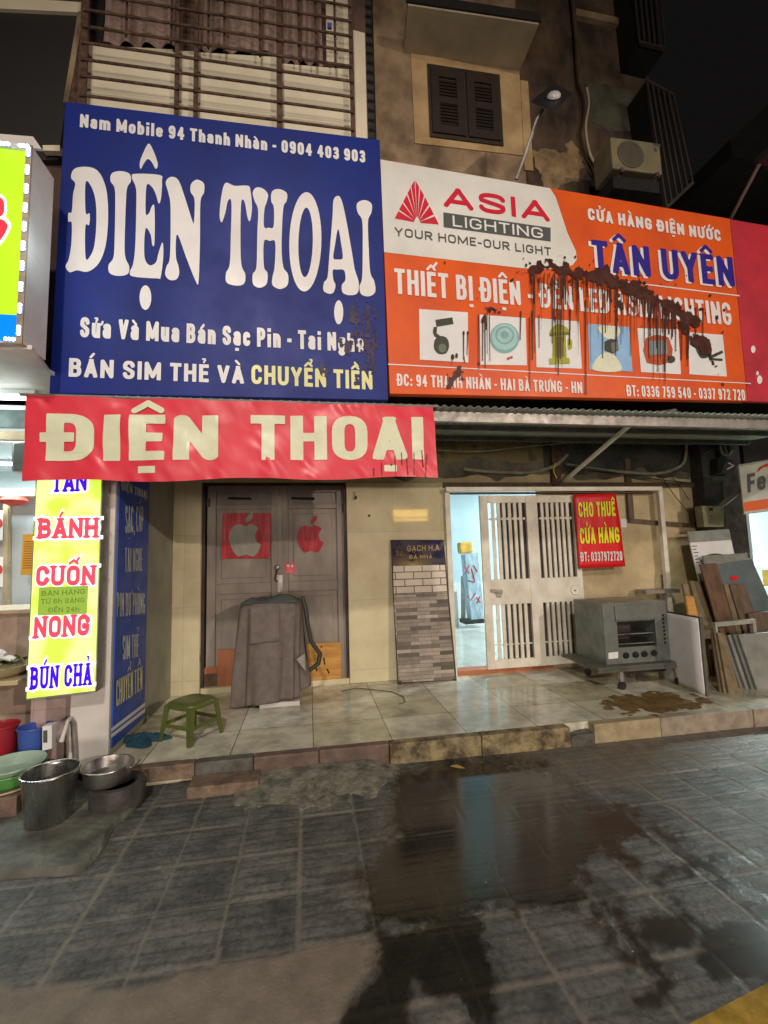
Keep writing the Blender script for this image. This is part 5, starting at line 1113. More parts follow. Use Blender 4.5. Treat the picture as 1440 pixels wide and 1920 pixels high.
for i, (px, py) in enumerate(((1173,1228.5),(1191,1227),(1207.5,1225.5),(1225.5,1223.5))):
    P = PY(px, py, oy0-.0005)
    if kn is None:
        kn = build(MB().lathe(P, [(.034,0),(.034,.006),(.027,.008),(.025,.03),(0,.031)], 20, tilt=(pi/2,'X')).box(P[0]-.004, P[0]+.004, oy0-.04, oy0-.031, P[2]-.024, P[2]+.024), 'knob', M['black'], ov, smooth=True); k0 = P
    else:
        c = kn.copy(); COL.objects.link(c); c.location = Vector(P-k0)
build(quadY(MB(), [(1141,1224),(1159,1222),(1159,1234),(1141,1236)], oy0-.001, .001), 'price_label', M['paper'], ov)
mb = MB()
for k in range(8):
    x, z = O(.93, .3+.065*k); mb.box(x-.012, x+.012, oy0-.003, oy0-.0005, z-.012, z+.012)
build(mb, 'vent_slots', M['dark'], ov)
mb = MB()
for k in range(9): mb.box(ox0-.002, ox0-.0003, oy0+.1+k*.045, oy0+.12+k*.045, oz0+.1, oz1-.12)
build(mb, 'side_ribs', M['ovensteel'], ov)
tr = thing('trolley', 'rusty grey iron trolley carrying the steel oven', 'trolley', ((ox0+ox1)/2, 4.75, PZ0))
tx0, tx1, ty0, ty1 = ox0-.16, ox1+.06, 4.42, 5.12
build(MB().box(tx0, tx1, ty0, ty1, oz0-.03, oz0-.001).box(tx0, tx1, ty0-.004, ty0+.0, oz0-.06, oz0-.0305), 'tray', M['ironbeam'], tr, bevel=.003)
legs = [(ox0+.12, ty0+.04), (ox1+.02, ty0+.04), (ox0+.12, ty1-.06), (ox1+.02, ty1-.06)]
for k, (x, y) in enumerate(legs):
    l_ = build(MB().box(x-.02, x+.02, y-.02, y+.02, PZ0+.08, oz0-.0305), 'leg', M['galv'], tr)
    build(MB().lathe((x, y-.015, PZ0+.04), [(.0,-.014),(.04,-.014),(.04,.014),(0,.014)], 16, tilt=(pi/2,'X')).box(x-.02, x+.02, y-.034, y-.03, PZ0+.03, PZ0+.08).box(x-.012, x+.012, y-.012, y+.012, PZ0+.079, PZ0+.082), 'castor', M['black'], l_)
build(MB().box(legs[0][0]+.02, legs[1][0]-.02, ty0+.03, ty0+.05, PZ0+.19, PZ0+.215).box(legs[2][0]+.02, legs[3][0]-.02, ty1-.07, ty1-.05, PZ0+.19, PZ0+.215), 'rail', M['galv'], tr)
build(MB().box(legs[0][0]+.06, legs[1][0]-.06, ty0+.12, ty1-.12, oz0-.12, oz0-.0305), 'drip_tray', M['black'], tr)
build(MB().prism([PY(1211,1107,5.2), PY(1275,1104,5.2), PY(1276,1111,5.2), PY(1212,1114,5.2)], (0,.18,0)).box(PY(1243,1110,5.3)[0]-.02, PY(1243,1110,5.3)[0]+.02, 5.27, 5.31, PZ0, PY(1243,1111,5.2)[2]), 'stand', M['galv'], label='thin grey stand top behind the steel oven', cat='stand')

# boards and planks stacked against the dark pilaster
def board(name, label, top, ytop, bot, ybot, m, th=.02, cat='board', group='boards and planks stacked at the pilaster', zbot=PZ0, **k):
    P = [PY(*top[0], ytop), PY(*top[1], ytop), fpt(bot[1], ybot, zbot), fpt(bot[0], ybot, zbot)]
    return build(MB().prism(P, (0, th, 0)), name, m, label=label, cat=cat, group=group, bevel=.0025, **k)
dr = thing('sheet_board', 'tall pale printed board with grey top band, farthest and highest of the leaning stack', 'board', fpt(1380, 4.95), 'boards and planks stacked at the pilaster')
def slab(P, Y0, Y1, off, m, name, par, th=.016, py_=None):
    return build(MB().prism([q+np.array((0,-off,0)) for q in P], (0, th, 0)), name, m, par)
A_, B_, C_, D_ = PY(1289,997,5.15), PY(1367,992,5.15), fpt(1420,4.9), fpt(1352,4.9)
li = lambda f: (A_*(1-f)+D_*f, B_*(1-f)+C_*f)
for f0, f1, m, nme in ((0,.085,'grey2','top_band'),(.0855,1,'board','sheet')):
    (a1, b1), (a2, b2) = li(f0), li(f1); build(MB().prism([a1, b1, b2, a2], (0,.02,0)), nme, M[m], dr)
mb = MB(); arcp = [li(.235-.05*sin(t))[0]*(1-(.5+.3*cos(t)))+li(.235-.05*sin(t))[1]*(.5+.3*cos(t))+np.array((0,-.003,0)) for t in np.linspace(.3, pi, 12)]
mb.tube(arcp, .012, 6)
for k in range(6):
    f = .11+.025*k; a1, b1 = li(f); mb.poly([a1*.98+b1*.02+np.array((0,-.002,0)), a1*(.86+.03*(k % 2))+b1*(.14-.03*(k % 2))+np.array((0,-.002,0)), a1*(.86+.03*(k % 2))+b1*(.14-.03*(k % 2))+np.array((0,-.002,-.012)), a1*.98+b1*.02+np.array((0,-.002,-.012))])
build(mb, 'print', M['dgrey'], dr)
board('grey_board', 'wide plain grey board leaning in front of the pale printed board', [(1318,1042),(1401,1037)], 5.0, (1352,1450), 4.8, M['grey2'])
bb = thing('bluegrey_board', 'blue grey board with a red label at the right edge of the leaning stack', 'board', fpt(1440, 4.7), 'boards and planks stacked at the pilaster')
P = [PY(1345,1060,4.9), PY(1409,1047,4.9), fpt(1500,4.66), fpt(1400,4.66)]
build(MB().prism(P, (0,.018,0)), 'sheet', M['bluegrey'], bb)
q0 = PY(1373,1084,4.885); build(MB().box(q0[0]-.05, q0[0]+.05, q0[1]-.03, q0[1]-.026, q0[2]-.025, q0[2]+.025), 'red_label', M['rentred'], bb)
board('plank', 'long reddish brown plank in the middle of the leaning stack', [(1313,1058),(1344,1056)], 4.86, (1375,1408), 4.55, M['brown'], .025, 'plank')
board('plank', 'narrow pale plank between the two brown planks', [(1357,1095),(1366,1095)], 4.78, (1404,1418), 4.55, M['tan'], .025, 'plank')
board('plank', 'dark brown plank right of the narrow pale plank', [(1368,1096),(1396,1094)], 4.76, (1422,1458), 4.5, M['oldbrown'], .025, 'plank')
board('plank', 'wide tan plank left of the long reddish brown plank', [(1294,1089),(1326,1090)], 4.95, (1338,1372), 4.62, M['tan'], .03, 'plank')
board('plank', 'short yellowish plank with an angled top, leftmost of the stack', [(1280,1096),(1296,1093)], 4.98, (1318,1336), 4.68, M['tan'], .03, 'plank')
board('plank', 'short light board end just above the white panel', [(1286,1118),(1306,1117)], 4.9, (1312,1332), 4.62, M['ply'], .03, 'plank')
for k, (a, b_, c, d, m, lab) in enumerate(((1334,1341,1350,1360,'oldbrown','thin brown lath beside the white panel, leftmost of three'),(1340,1348,1358,1369,'tan','thin tan lath, middle one of the three beside the white panel'),(1346,1357,1367,1388,'tan','wider tan lath right of the two thin ones by the white panel'))):
    board('lath', lab, [(a,1187),(b_,1186)], 4.42-.03*k, (c,d), 4.12-.03*k, M[m], .02, 'lath', 'laths leaning beside the white panel')
board('grey_board', 'dark grey board edge showing between the tan plank and the reddish brown plank', [(1322,1100),(1340,1099)], 4.92, (1352,1384), 4.66, M['grey'])
board('grey_board', 'small brown grey scrap board low behind the steel stand', [(1346,1196),(1402,1190)], 4.6, (1352,1420), 4.42, M['plydark'])
board('plank', 'short dark plank end at the right edge below the blue grey board', [(1404,1150),(1450,1146)], 4.62, (1420,1490), 4.48, M['oldbrown'], .03, 'plank')
gsx = thing('slab_stack', 'upright stack of dark grey slabs at the lower right', 'slabs', fpt(1430, 4.15))
for k in range(4):
    o = k*.03
    P = [PY(1385,1190,4.3)+np.array((-.0,o,-.006*k)), PY(1520,1180,4.3)+np.array((0,o,-.006*k)), fpt(1560,4.1)+np.array((0,o,0)), fpt(1420,4.1)+np.array((-.03*k,o,0))]
    if k: P[0] = P[0]+np.array((-.035*k,0,0)); P[3] = fpt(1420,4.1)+np.array((-.035*k,o,0))
    build(MB().prism(P, (0,.024,0)), 'slab', M['grey' if k % 2 else 'grey2'], gsx, bevel=.002)
tf = thing('table_stand', 'pale steel stand with one leg standing before the brown planks', 'frame', fpt(1400, 4.45))
pa, pb2 = PY(1338,1171,4.4), PY(1414,1164,4.4)
M['dimsteel'] = pm('dim_steel', L(150,140,124), .5, .15, 6)
build(MB().bar(pa, pb2, .04, .045), 'bar', M['dimsteel'], tf); build(MB().bar(pb2+np.array((-.02,0,-.0226)), np.array((pb2[0]-.02,pb2[1],PZ0)), .04, .04), 'leg', M['dimsteel'], tf); build(MB().bar(pa+np.array((.02,0,-.0226)), np.array((pa[0]+.02,pa[1],PZ0)), .03, .03), 'leg', M['dimsteel'], tf)
wp = thing('leaning_board', 'off white panel with dark edges standing right of the oven', 'panel', PZ(1300,1290,PZ0))
a, b_, c, d = PZ(1322,1304,PZ0), PZ(1236,1270,PZ0), None, None
zt1 = PY(1330,1157,a[1])[2]; zt2 = PY(1249,1145,b_[1])[2]; zt1 = (zt1+zt2)/2
def wpf(u, v):
    p = a*(1-u)+b_*u; return (p[0]+.02*sin(v*pi)*(-.9), p[1]-.015*sin(v*pi), PZ0+.004+(zt1-PZ0)*v)
build(MB().grid(wpf, 6, 16), 'sheet', M['board'], wp, smooth=True, solid=.01)
nv = np.array((a[1]-b_[1], -(a[0]-b_[0]), 0)); nv /= np.linalg.norm(nv); nv = nv if nv[0] > 0 else -nv
build(MB().bar(a+nv*.02+np.array((0,.0,.002)), a+nv*.02+np.array((.0,0,zt1-PZ0+.01)), .035, .035), 'edge_strip', M['ironbeam'], wp)
build(MB().bar(a+nv*.012+np.array((0,0,zt1-PZ0+.012)), b_+nv*.012+np.array((0,0,zt1-PZ0+.012)), .03, .012), 'top_strip', M['darkframe'], wp)

# ================================================================== left noodle shop
nx0, nx1 = -7.0, -1.78
ns = thing('noodle_shop', 'bright open fronted noodle shop left of the tall lightbox', 'shop', (-3.5, 4.4, 0))
build(MB().box(-2.12, -1.765, 4.02, 4.3, 0, 3.0), 'marble_pillar', M['pink'], ns, bevel=.005)
zc = PY(30,1150,4.25)[2]
build(MB().box(nx0, -2.125, 4.25, 4.33, 0, zc), 'counter_front', M['brownstone'], ns)
build(MB().box(nx0, -2.125, 4.2, 4.75, zc+.001, zc+.035), 'counter_top', M['countertop'], ns, bevel=.005)
zq = PY(20,1262,4.05)[2]
build(MB().box(nx0, -2.125, 3.85, 4.249, zq-.05, zq-.015), 'ledge', M['basinc'], ns, bevel=.006)
build(MB().box(nx0, nx1, 7.0, 7.1, 0, 3.0).box(nx1-.0, nx1+.02, 4.32, 7.1, 0, 3.0).box(nx0-.1, nx0, 4.3, 7.1, 0, 3.0), 'wall', M['litwall'], ns)
build(MB().box(nx0, nx1, 4.3, 7.0, -.02, .06), 'shop_floor', M['roomfloor'], ns)
build(MB().box(nx0, nx1, 4.31, 7.0, 2.92, 3.0), 'ceiling', M['roomwhite'], ns)
z1, z2 = PY(20,803,4.3)[2], PY(20,776,4.3)[2]
build(MB().box(nx0, nx1, 4.28, 4.309, z1, 2.95), 'dark_fascia', pm('fascia', L(60,68,66), .5), ns)
build(MB().box(nx0, nx1, 4.24, 4.3, PY(20,826,4.27)[2], PY(20,810,4.27)[2]), 'beam', M['countertop'], ns)
build(MB().prism([PZ(-300,655,3.04), PZ(60,655,3.04), PZ(93,700,3.04), (nx1+.04,4.3,3.04), (-5,4.3,3.04)], (0,0,.03)), 'canopy', M['whitepaint'], ns)
# glazed partition with pale posts, at the middle of the shop
yp = 5.2
for x0p, x1p in ((-14,-8),(6,15),(-60,-52)):
    build(quadY(MB(), [(x0p,928),(x1p,928),(x1p-2,1146),(x0p-2,1146)], yp, .06), 'post', M['countertop'], ns)
build(quadY(MB(), [(-260,918),(70,916),(70,930),(-260,932)], yp-.01, .08), 'top_rail', M['countertop'], ns)
build(quadY(MB(), [(-260,931),(70,931),(66,1142),(-260,1146)], yp+.07, .01), 'partition_panel', pm('partition', (.55,.6,.62), .25, .06, 3, .1), ns)
for k, (lx, ly) in enumerate(((-3.0,5.0),(-3.4,6.2),(-5.2,5.6))):
    t = thing('ceiling_lamp', ['white tube lamp on the noodle shop ceiling nearest the pillar','white tube lamp deeper in the noodle shop','white tube lamp at the far left of the noodle shop'][k], 'lamp', (lx, ly, 2.9), 'tube lamps in the noodle shop')
    build(MB().box(lx-.5, lx+.5, ly-.03, ly+.03, 2.885, 2.919), 'fitting', M['roomwhite'], t); build(MB().tube([(lx-.5,ly,2.865),(lx+.5,ly,2.865)], .017), 'tube', M['tube'], t)
    l = bpy.data.lights.new('tube_light', 'AREA'); l.shape = 'RECTANGLE'; l.size = 1.; l.size_y = .06; l.energy = 55; l.color = (.85,.97,1.0)
    lo = bpy.data.objects.new('tube_light', l); COL.objects.link(lo); lo.location = (lx, ly, 2.83)
t = thing('canopy_lamp', 'tube lamp fixed under the canopy of the noodle shop by the red banner', 'lamp', (-2.75, 4.05, 2.95))
build(MB().box(-3.3, -2.2, 4.02, 4.08, 3.0, 3.038), 'fitting', M['roomwhite'], t); build(MB().tube([(-3.25,4.05,2.975),(-2.25,4.05,2.975)], .016), 'tube', M['tube'], t)
lc_ = point('canopy_light', (-2.75, 3.9, 2.9), 13, (.8,1.0,.9), .12)
xb = thing('speaker_box', 'dark grey box hung under the beam left of the red banner', 'speaker', PY(32,890,4.35))
build(quadY(MB(), [(22,828),(52,826),(52,884),(22,884)], 4.22, .3), 'case', M['alum'], xb, bevel=.006); build(quadY(MB(), [(26,832),(49,830),(49,880),(25,880)], 4.215, .004), 'grille', M['dgrey'], xb)
mn = thing('menu_board', 'orange menu board behind the left edge of the tall lightbox', 'menu', PY(50,1078,5.1))
build(quadY(MB(), [(43,1002),(72,1000),(68,1078),(38,1078)], 5.1, .012), 'board', M['menu'], mn, bevel=.003)
mb = MB()
for k in range(12): quadY(mb, [(46-.3*k,1015+k*4.5),(68,1014+k*4.5),(68,1015.6+k*4.5),(46-.3*k,1016.6+k*4.5)], 5.1, None, .003)
build(mb, 'menu_lines', M['menutext'], mn)
mb = MB().lathe(PY(26,939,5.1), [(.02,-.05),(.1,-.03),(.12,0),(.1,.03),(.02,.05)], 16); build(mb, 'paper_lantern', M['lantern'], label='small red lantern under the partition rail of the noodle shop', cat='lantern', smooth=True)
for k, (px, py, lab) in enumerate(((0,985,'red and white notice at the left photo edge, upper one'),(0,1072,'red and white notice at the left photo edge, lower one'))):
    nt_ = thing('wall_notice', lab, 'notice', PY(px, py+20, 5.18)); build(quadY(MB(), [(px-20,py-28),(px+6,py-28),(px+5,py+28),(px-21,py+28)], 5.185, .004), 'card', M['paper'], nt_)
    mb = MB(); ell_ = ell(px-2, py-4, 7, 9); loops_mesh(mb, [ell_], lambda a, b: PY(a, b, 5.182)); build(mb, 'red_mark', M['lantern'], nt_)
bw = thing('bowl', 'pale bowl of greens and white gloves on the ledge of the noodle shop', 'bowl', PY(-10,1256,4.05))
cb0 = PY(-6,1256,4.05); build(MB().lathe((cb0[0],4.05,zq-.0145), [(.16,0),(.23,.05),(.26,.085),(.25,.085),(.21,.045),(0,.02)], 28), 'dish', M['basinc'], bw, smooth=True)
mb = MB()
for k in range(60):
    a, r0 = random.uniform(0, 6.28), random.uniform(0, .19); p = np.array((cb0[0]+r0*cos(a), 4.05+r0*sin(a), zq+.07+random.uniform(0,.04))); e1 = np.array((random.uniform(-1,1),random.uniform(-1,1),random.uniform(-.3,.5)))*.05; e2 = np.cross(e1, (0.2,.3,1))*.5
    mb.poly([p-e1, p+e2, p+e1, p-e2])
build(mb, 'greens', M['green'], bw, kind='stuff')
gl = thing('work_glove', 'limp white work glove lying on the bowl of greens', 'glove', (cb0[0]+.08, 4.0, zq+.11))
bpalm = np.array((cb0[0]+.05, 4.0, zq+.125)); mb = MB().tube([bpalm+np.array((-.09,.03,.04)), bpalm+np.array((-.04,.01,.035)), bpalm+np.array((.0,0,.02)), bpalm+np.array((.03,0,.012))], [.03,.04,.042,.03], 10)
for k in range(4): mb.tube([bpalm+np.array((.015,-.03+.02*k,.01)), bpalm+np.array((.065,-.04+.022*k,.0)), bpalm+np.array((.105-.008*abs(k-1),-.045+.025*k,-.012))], [.012,.011,.008], 8)
mb.tube([bpalm+np.array((-.03,-.04,.02)), bpalm+np.array((.0,-.075,.01)), bpalm+np.array((.03,-.085,0))], [.012,.011,.008], 8)
build(mb, 'fabric', M['glove'], gl, smooth=True)

# buckets, basins and pots on the pavement
def vessel(name, label, cat, c, prof, m, rim=None, **k):
    t = thing(name, label, cat, c, k.get('group')); b0 = build(MB().lathe(c, prof, 40), 'body', m, t, smooth=True)
    if rim: build(MB().tube([np.array(c)+np.array((rim[0]*cos(a), rim[0]*sin(a), rim[1])) for a in np.linspace(0, 2*pi, 41)], rim[2], 8), 'rim', m, t, smooth=True)
    return t
B0 = PZ(90,1538,.04); yb = B0[1]-.0; xc = PY(92,1443,yb)[0]; rb0 = (PY(146,1443,yb)[0]-PY(40,1443,yb)[0])/2*.97; hb = PY(92,1448,yb)[2]-.035
c = (xc, yb+.02, .036)
sb = vessel('steel_bucket', 'tall brushed steel bucket standing on the concrete ledge', 'bucket', c, [(rb0*.74,0),(rb0*.8,.01),(rb0*.97,hb-.01),(rb0,hb),(rb0*.96,hb),(rb0*.78,.02),(0,.015)], M['steel'], (rb0,hb,.008))
build(MB().tube([np.array(c)+np.array((rb0*1.0*cos(a), rb0*sin(a)*.95, hb-.01+.0*a)) for a in np.linspace(.1, pi-.1, 14)], .004, 6), 'bail', M['steel'], sb, smooth=True)
C0 = np.array((-1.22, 3.4)); yz = 3.4; zr = PY(215,1472,yz)[2]; rbz = (PY(268,1490,yz)[0]-PY(163,1490,yz)[0])/2
bz = vessel('clay_stove', 'round soot grey stove under the aluminium pot', 'stove', (PY(215,1490,yz)[0], yz+.05, 0), [(rbz*.82,0),(rbz*.95,.02),(rbz,zr-.03),(rbz*.94,zr),(rbz*.7,zr),(rbz*.62,zr-.1),(0,zr-.12)], M['sootiron'])
xp = PY(196,1450,yz)[0]; rp = (PY(243,1440,yz)[0]-PY(150,1440,yz)[0])/2; hp = PY(196,1440,yz)[2]-zr
pt_ = vessel('aluminium_pot', 'worn aluminium pot with ear handles standing on the round stove', 'pot', (xp, yz+.05, zr+.001), [(rp*.72,0),(rp*.86,.012),(rp*.94,.05),(rp*.97,hp-.006),(rp*1.03,hp),(rp*.98,hp+.001),(rp*.9,.05),(0,.012)], M['alum'], (rp*1.02,hp,.006))
for s in (1,-1): build(MB().tube([(xp+s*rp*1.0,yz+.02,zr+hp*.8),(xp+s*(rp+.035),yz+.01,zr+hp*.95),(xp+s*(rp+.045),yz+.05,zr+hp*1.08),(xp+s*(rp+.035),yz+.09,zr+hp*.95),(xp+s*rp*1.0,yz+.08,zr+hp*.8)], .008, 8), 'handle', M['alum'], pt_, smooth=True)
yq = 3.62
def basin(name, label, px, py, hw, hgt, m, group=None, z0=None, y=yq):
    x = PY(px, py, y)[0]; r = (PY(px+hw, py, y)[0]-PY(px-hw, py, y)[0])/2; zt = PY(px, py, y)[2]
    return vessel(name, label, 'basin', (x, y, zt-hgt), [(r*.72,0),(r*.8,.012),(r*.98,hgt-.012),(r*1.04,hgt),(r*1.03,hgt+.006),(r*.95,hgt-.004),(r*.76,.016),(0,.012)], m, group=group)
gps = 'stacked plastic basins by the steel bucket'
zt = PY(20,1455,yq)[2]
basin('plastic_basin', 'big cream plastic basin at the bottom of the basin stack', 12, 1462, 76, zt-.16, M['basinc'], gps)
basin('plastic_basin', 'bright green plastic basin in the middle of the basin stack', 22, 1441, 58, .09, M['basing'], gps)
basin('plastic_basin', 'pale green plastic basin on top of the basin stack', 22, 1431, 58, .075, M['basin'], gps)
build(MB().box(-2.75, PY(70,1520,yq)[0], 3.38, 3.95, .0, .155), 'low_platform', M['redtile'], label='low red brown tiled step under the plastic basins', cat='step', bevel=.008)
def pail(label, px0, px1, pyt, m, y=3.93):
    x0, x1 = PY(px0, pyt, y)[0], PY(px1, pyt, y)[0]; r = (x1-x0)/2; zt = PY((px0+px1)/2, pyt, y)[2]; h = zt-.1
    return vessel('plastic_bucket', label, 'bucket', ((x0+x1)/2, y, .1), [(r*.76,0),(r*.8,.01),(r*.98,h-.02),(r*1.04,h),(r*.96,h),(r*.78,.015),(0,.012)], m, (r*1.03,h,.007), group='plastic buckets before the counter')
pail('red plastic bucket before the counter at the left photo edge', -32, 32, 1360, M['redp'])
pail('blue plastic bucket between the red bucket and the water pipe', 36, 92, 1362, M['bluep'])
build(MB().box(-2.7, -1.78, 3.86, 4.019, 0, .099), 'brick_step', M['stone'], label='low stone step under the red and blue plastic buckets', cat='step')
wb = thing('carton', 'small white carton with a dark print beside the blue bucket', 'box', PY(90,1410,3.84))
build(quadY(MB(), [(79,1362),(97,1360),(97,1404),(79,1408)], 3.78, .07), 'box', M['paper'], wb, bevel=.003); build(quadY(MB(), [(81,1370),(89,1369),(89,1392),(81,1393)], 3.779, None, .001), 'print', M['dgrey'], wb)
tp = thing('water_tap', 'grey standing water pipe with a white nozzle before the pink pillar', 'tap', PY(143,1440,3.8))
build(MB().tube([PY(143,1446,3.85), PY(141,1400,3.85), PY(138,1356,3.85), PY(131,1348,3.83)], .02, 10), 'pipe', M['galv'], tp, smooth=True)
build(MB().tube([PY(131,1348,3.83), PY(127,1352,3.78), PY(122,1368,3.74), PY(115,1391,3.72)], [.014,.013,.012,.016], 10), 'nozzle', M['glove'], tp, smooth=True)

# ================================================================== bright shop on the right
rs = thing('lit_shop', 'brightly lit open shop at the right edge behind the hanging sign', 'shop', (7.4, 6.5, PZ0))
build(MB().box(5.86, 10.5, 8.0, 8.1, PZ0-.1, 3.3).box(10.5, 10.6, 5.4, 8.1, PZ0-.1, 3.3).box(5.86, 5.9, 5.45, 8.0, PZ0-.1, 3.3), 'wall', M['litwall'], rs)
build(MB().box(5.9, 10.5, 5.4, 8.0, PZ0-.1, PZ0+.05), 'shop_floor', M['roomfloor'], rs); build(MB().box(5.9, 10.5, 5.4, 8.0, 3.2, 3.3), 'ceiling', M['roomwhite'], rs)
build(quadY(MB(), [(1372,886),(1384,884),(1398,1075),(1386,1078)], 5.5, .1), 'door_post', M['whitepaint'], rs)
t = thing('ceiling_lamp', 'bright tube lamp on the ceiling of the lit shop at the right edge', 'lamp', (7.6, 6.4, 3.15))
build(MB().box(7.0, 8.2, 6.36, 6.44, 3.16, 3.199), 'fitting', M['roomwhite'], t); build(MB().tube([(7.0,6.4,3.14),(8.2,6.4,3.14)], .02), 'tube', M['tube'], t)
l = bpy.data.lights.new('tube_light', 'AREA'); l.shape = 'RECTANGLE'; l.size = 1.2; l.size_y = .1; l.energy = 330; l.color = (.82,1.0,.95)
lo = bpy.data.objects.new('tube_light', l); COL.objects.link(lo); lo.location = (7.6, 6.4, 3.1)
sh = thing('goods_rack', 'white rack of yellow and white goods inside the bright shop', 'rack', PY(1420,1150,7.2))
zr0 = PY(1425,1100,7.0)[2]; xr0, xr1 = PY(1392,1080,7.0)[0], 9.6
for z in (zr0, zr0+.38, zr0-.4): build(MB().box(xr0, xr1, 6.9, 7.4, z-.03, z), 'shelf', M['whitepaint'], sh)
for x in (xr0, xr1): build(MB().box(x-.02, x+.02, 7.38, 7.42, PZ0+.05, zr0+1.), 'upright', M['whitepaint'], sh)
ycol = pm('yellow_pack', (.85,.45,.05), .4, .1); wcol = M['roomwhite']; bcol = pm('blue_pack', (.1,.2,.6), .4)
for k in range(9):
    x = xr0+.1+k*.27; m = (ycol, wcol, ycol, bcol)[k % 4]; z = zr0+.001+(.38 if k % 3 == 1 else 0)
    build(MB().box(x, x+.2, 6.95, 7.2, z, z+.16+.06*(k % 3)), 'packed_goods', m, label=['yellow carton on the shop rack nearest the door post','white carton high on the shop rack by the door post','second yellow carton on the shop rack','blue carton on the shop rack','high yellow carton on the shop rack','white carton between yellow ones on the shop rack','yellow carton far along the shop rack','blue carton high on the shop rack','last yellow carton of the shop rack'][k], cat='carton', group='cartons on the rack of the bright shop', bevel=.004)

# ================================================================== upper storeys
# sided house on the left with its grille cage
sh_ = thing('sided_house', 'upper storey of a cream sided house behind rusty bars above the blue sign', 'house', (-.7, 4.4, 3.1))
YH = 4.06; YC = 3.95
PH = lambda a, b: PY(a, b, YH)
build(MB().box(-7.5, PH(690,100)[0], YH+.12, 7.0, 3.45, 10.5), 'wall', pm('house_inner_wall', L(92,68,58), .85, .2, 2, .1), sh_)
tops = [(166,84),(345,93),(522,107)]
sdn = MB()
for pl in ([(166,84),(333,93),(331,260),(136,260)],[(334,95),(369,97),(364,262),(330,262)],[(371,98),(521,107),(524,262),(364,262)],[(528,119),(654,130),(662,300),(528,300)]): quadY(sdn, pl, YH, .06)
build(sdn, 'siding', M['siding'], sh_)
build(quadY(MB(), [(662,56),(684,62),(690,300),(668,300)], YH+.03, .08), 'edge_board', M['siding'], sh_)
def cl(u, v, q, amp, sd):
    p = (np.array(q[0])*(1-u)+np.array(q[1])*u)*(1-v)+(np.array(q[3])*(1-u)+np.array(q[2])*u)*v; P = PY(*p, YH+.05); P[1] += amp*sin(u*22+sd+2*v)+amp*float(vnoise(np.array(u*5.), np.array(v*2.), .7, sd)); return P
for k, (q, lab) in enumerate((([(200,-60),(332,-60),(333,88),(195,82)],'pinkish cloth hung behind the bars at the left bay'),([(372,-60),(520,-60),(521,100),(371,92)],'pinkish cloth hung behind the bars at the middle bay'),([(530,-60),(600,-60),(606,122),(530,116)],'pinkish cloth hung behind the bars at the right bay'))):
    build(MB().grid(lambda u, v: cl(u, v, q, .025, k+2), 40, 6), 'hung_cloth', M['pinkcloth'], smooth=True, label=lab, cat='cloth', group='cloths hung behind the window bars')
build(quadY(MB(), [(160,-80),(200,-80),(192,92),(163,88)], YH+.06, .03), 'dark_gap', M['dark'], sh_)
build(quadY(MB(), [(610,-80),(652,-80),(655,125),(612,118)], YH+.06, .03), 'light_panel', M['siding'], sh_)
bp_ = quadY(MB(), [(614,42),(622,43),(622,52),(614,51)], YC-.02, .02); build(bp_, 'clothes_peg', M['bluep'], label='blue clip on the window bars at the right bay', cat='clip')
cg = thing('window_cage', 'rusty bar cage over the upper floor window of the sided house', 'window cage', (-.5, YC, 4.9))
zl = [PY(445, y, YC)[2] for y in (218,183.5,154,124,95,65.5,36,7,-22,-50)]
xl, xrr = PY(150,190,YC)[0], PY(662,190,YC)[0]; ztp = PY(445,-70,YC)[2]; zbt = PY(445,260,YC)[2]
hb_ = MB()
for z in zl: hb_.tube([(xl, YC-.012, z), (xrr, YC-.012, z)], .0125, 6)
build(hb_, 'crossbars', M['rust'], cg)
for px, wd_ in ((152,.03),(330,.017),(366,.017),(524,.026),(661,.02)): build(MB().box(PY(px,190,YC)[0]-wd_, PY(px,190,YC)[0]+wd_, YC-.0, YC+.03, zbt, ztp), 'upright', M['rust'], cg)
for px in (235,320,390,420,487,560,592,628): build(MB().tube([(PY(px,50,YC)[0], YC+.02, zl[4]-.0), (PY(px,50,YC)[0], YC+.02, ztp)], .011, 6), 'thin_bar', M['rust'], cg)
for z in (zl[3], zl[6], ztp): build(MB().bar((xl, YC+.015, z+.016), (xl, YH+.12, z+.016), .02, .02).bar((xrr, YC+.015, z+.016), (xrr, YH+.12, z+.016), .02, .02), 'side_rail', M['rust'], cg)
# dark glazed bay above the lime lightbox
dk = thing('dark_bay', 'dark clad window bay with a cream top frame above the lime lightbox', 'bay', PY(60,270,4.1))
build(quadY(MB(), [(-500,-10),(150,20),(108,300),(-500,300)], 4.12, .1), 'cladding', M['charcoal'], dk)
build(quadY(MB(), [(-500,-40),(152,4),(151,23),(-500,-8)], 4.09, .13), 'top_frame', M['siding'], dk)
build(quadY(MB(), [(146,22),(158,20),(128,192),(118,192)], 4.09, .13), 'side_frame', M['oldwall'], dk)
build(quadY(MB(), [(158,6),(168,8),(148,205),(128,205)], 4.1, .1), 'brown_post', M['rust'], dk)
build(quadY(MB(), [(80,272),(112,272),(112,283),(80,282)], 4.05, .05), 'ledge', M['siding'], dk)
gp = thing('corrugated_strip', 'dark corrugated sheet between the sided house and the old block', 'sheet', PY(700,240,4.5))
def cs(u, v): p = PY(684+30*u, -80, 4.5); z0 = PY(700,300,4.5)[2]; z1_ = PY(700,-90,4.5)[2]; x = PY(684,100,4.5)[0]+.22*u; return (x, 4.5+.012*sin(v*140), z0+(z1_-z0)*v)
build(MB().grid(cs, 2, 260), 'sheet', M['charcoal'], gp, smooth=True)

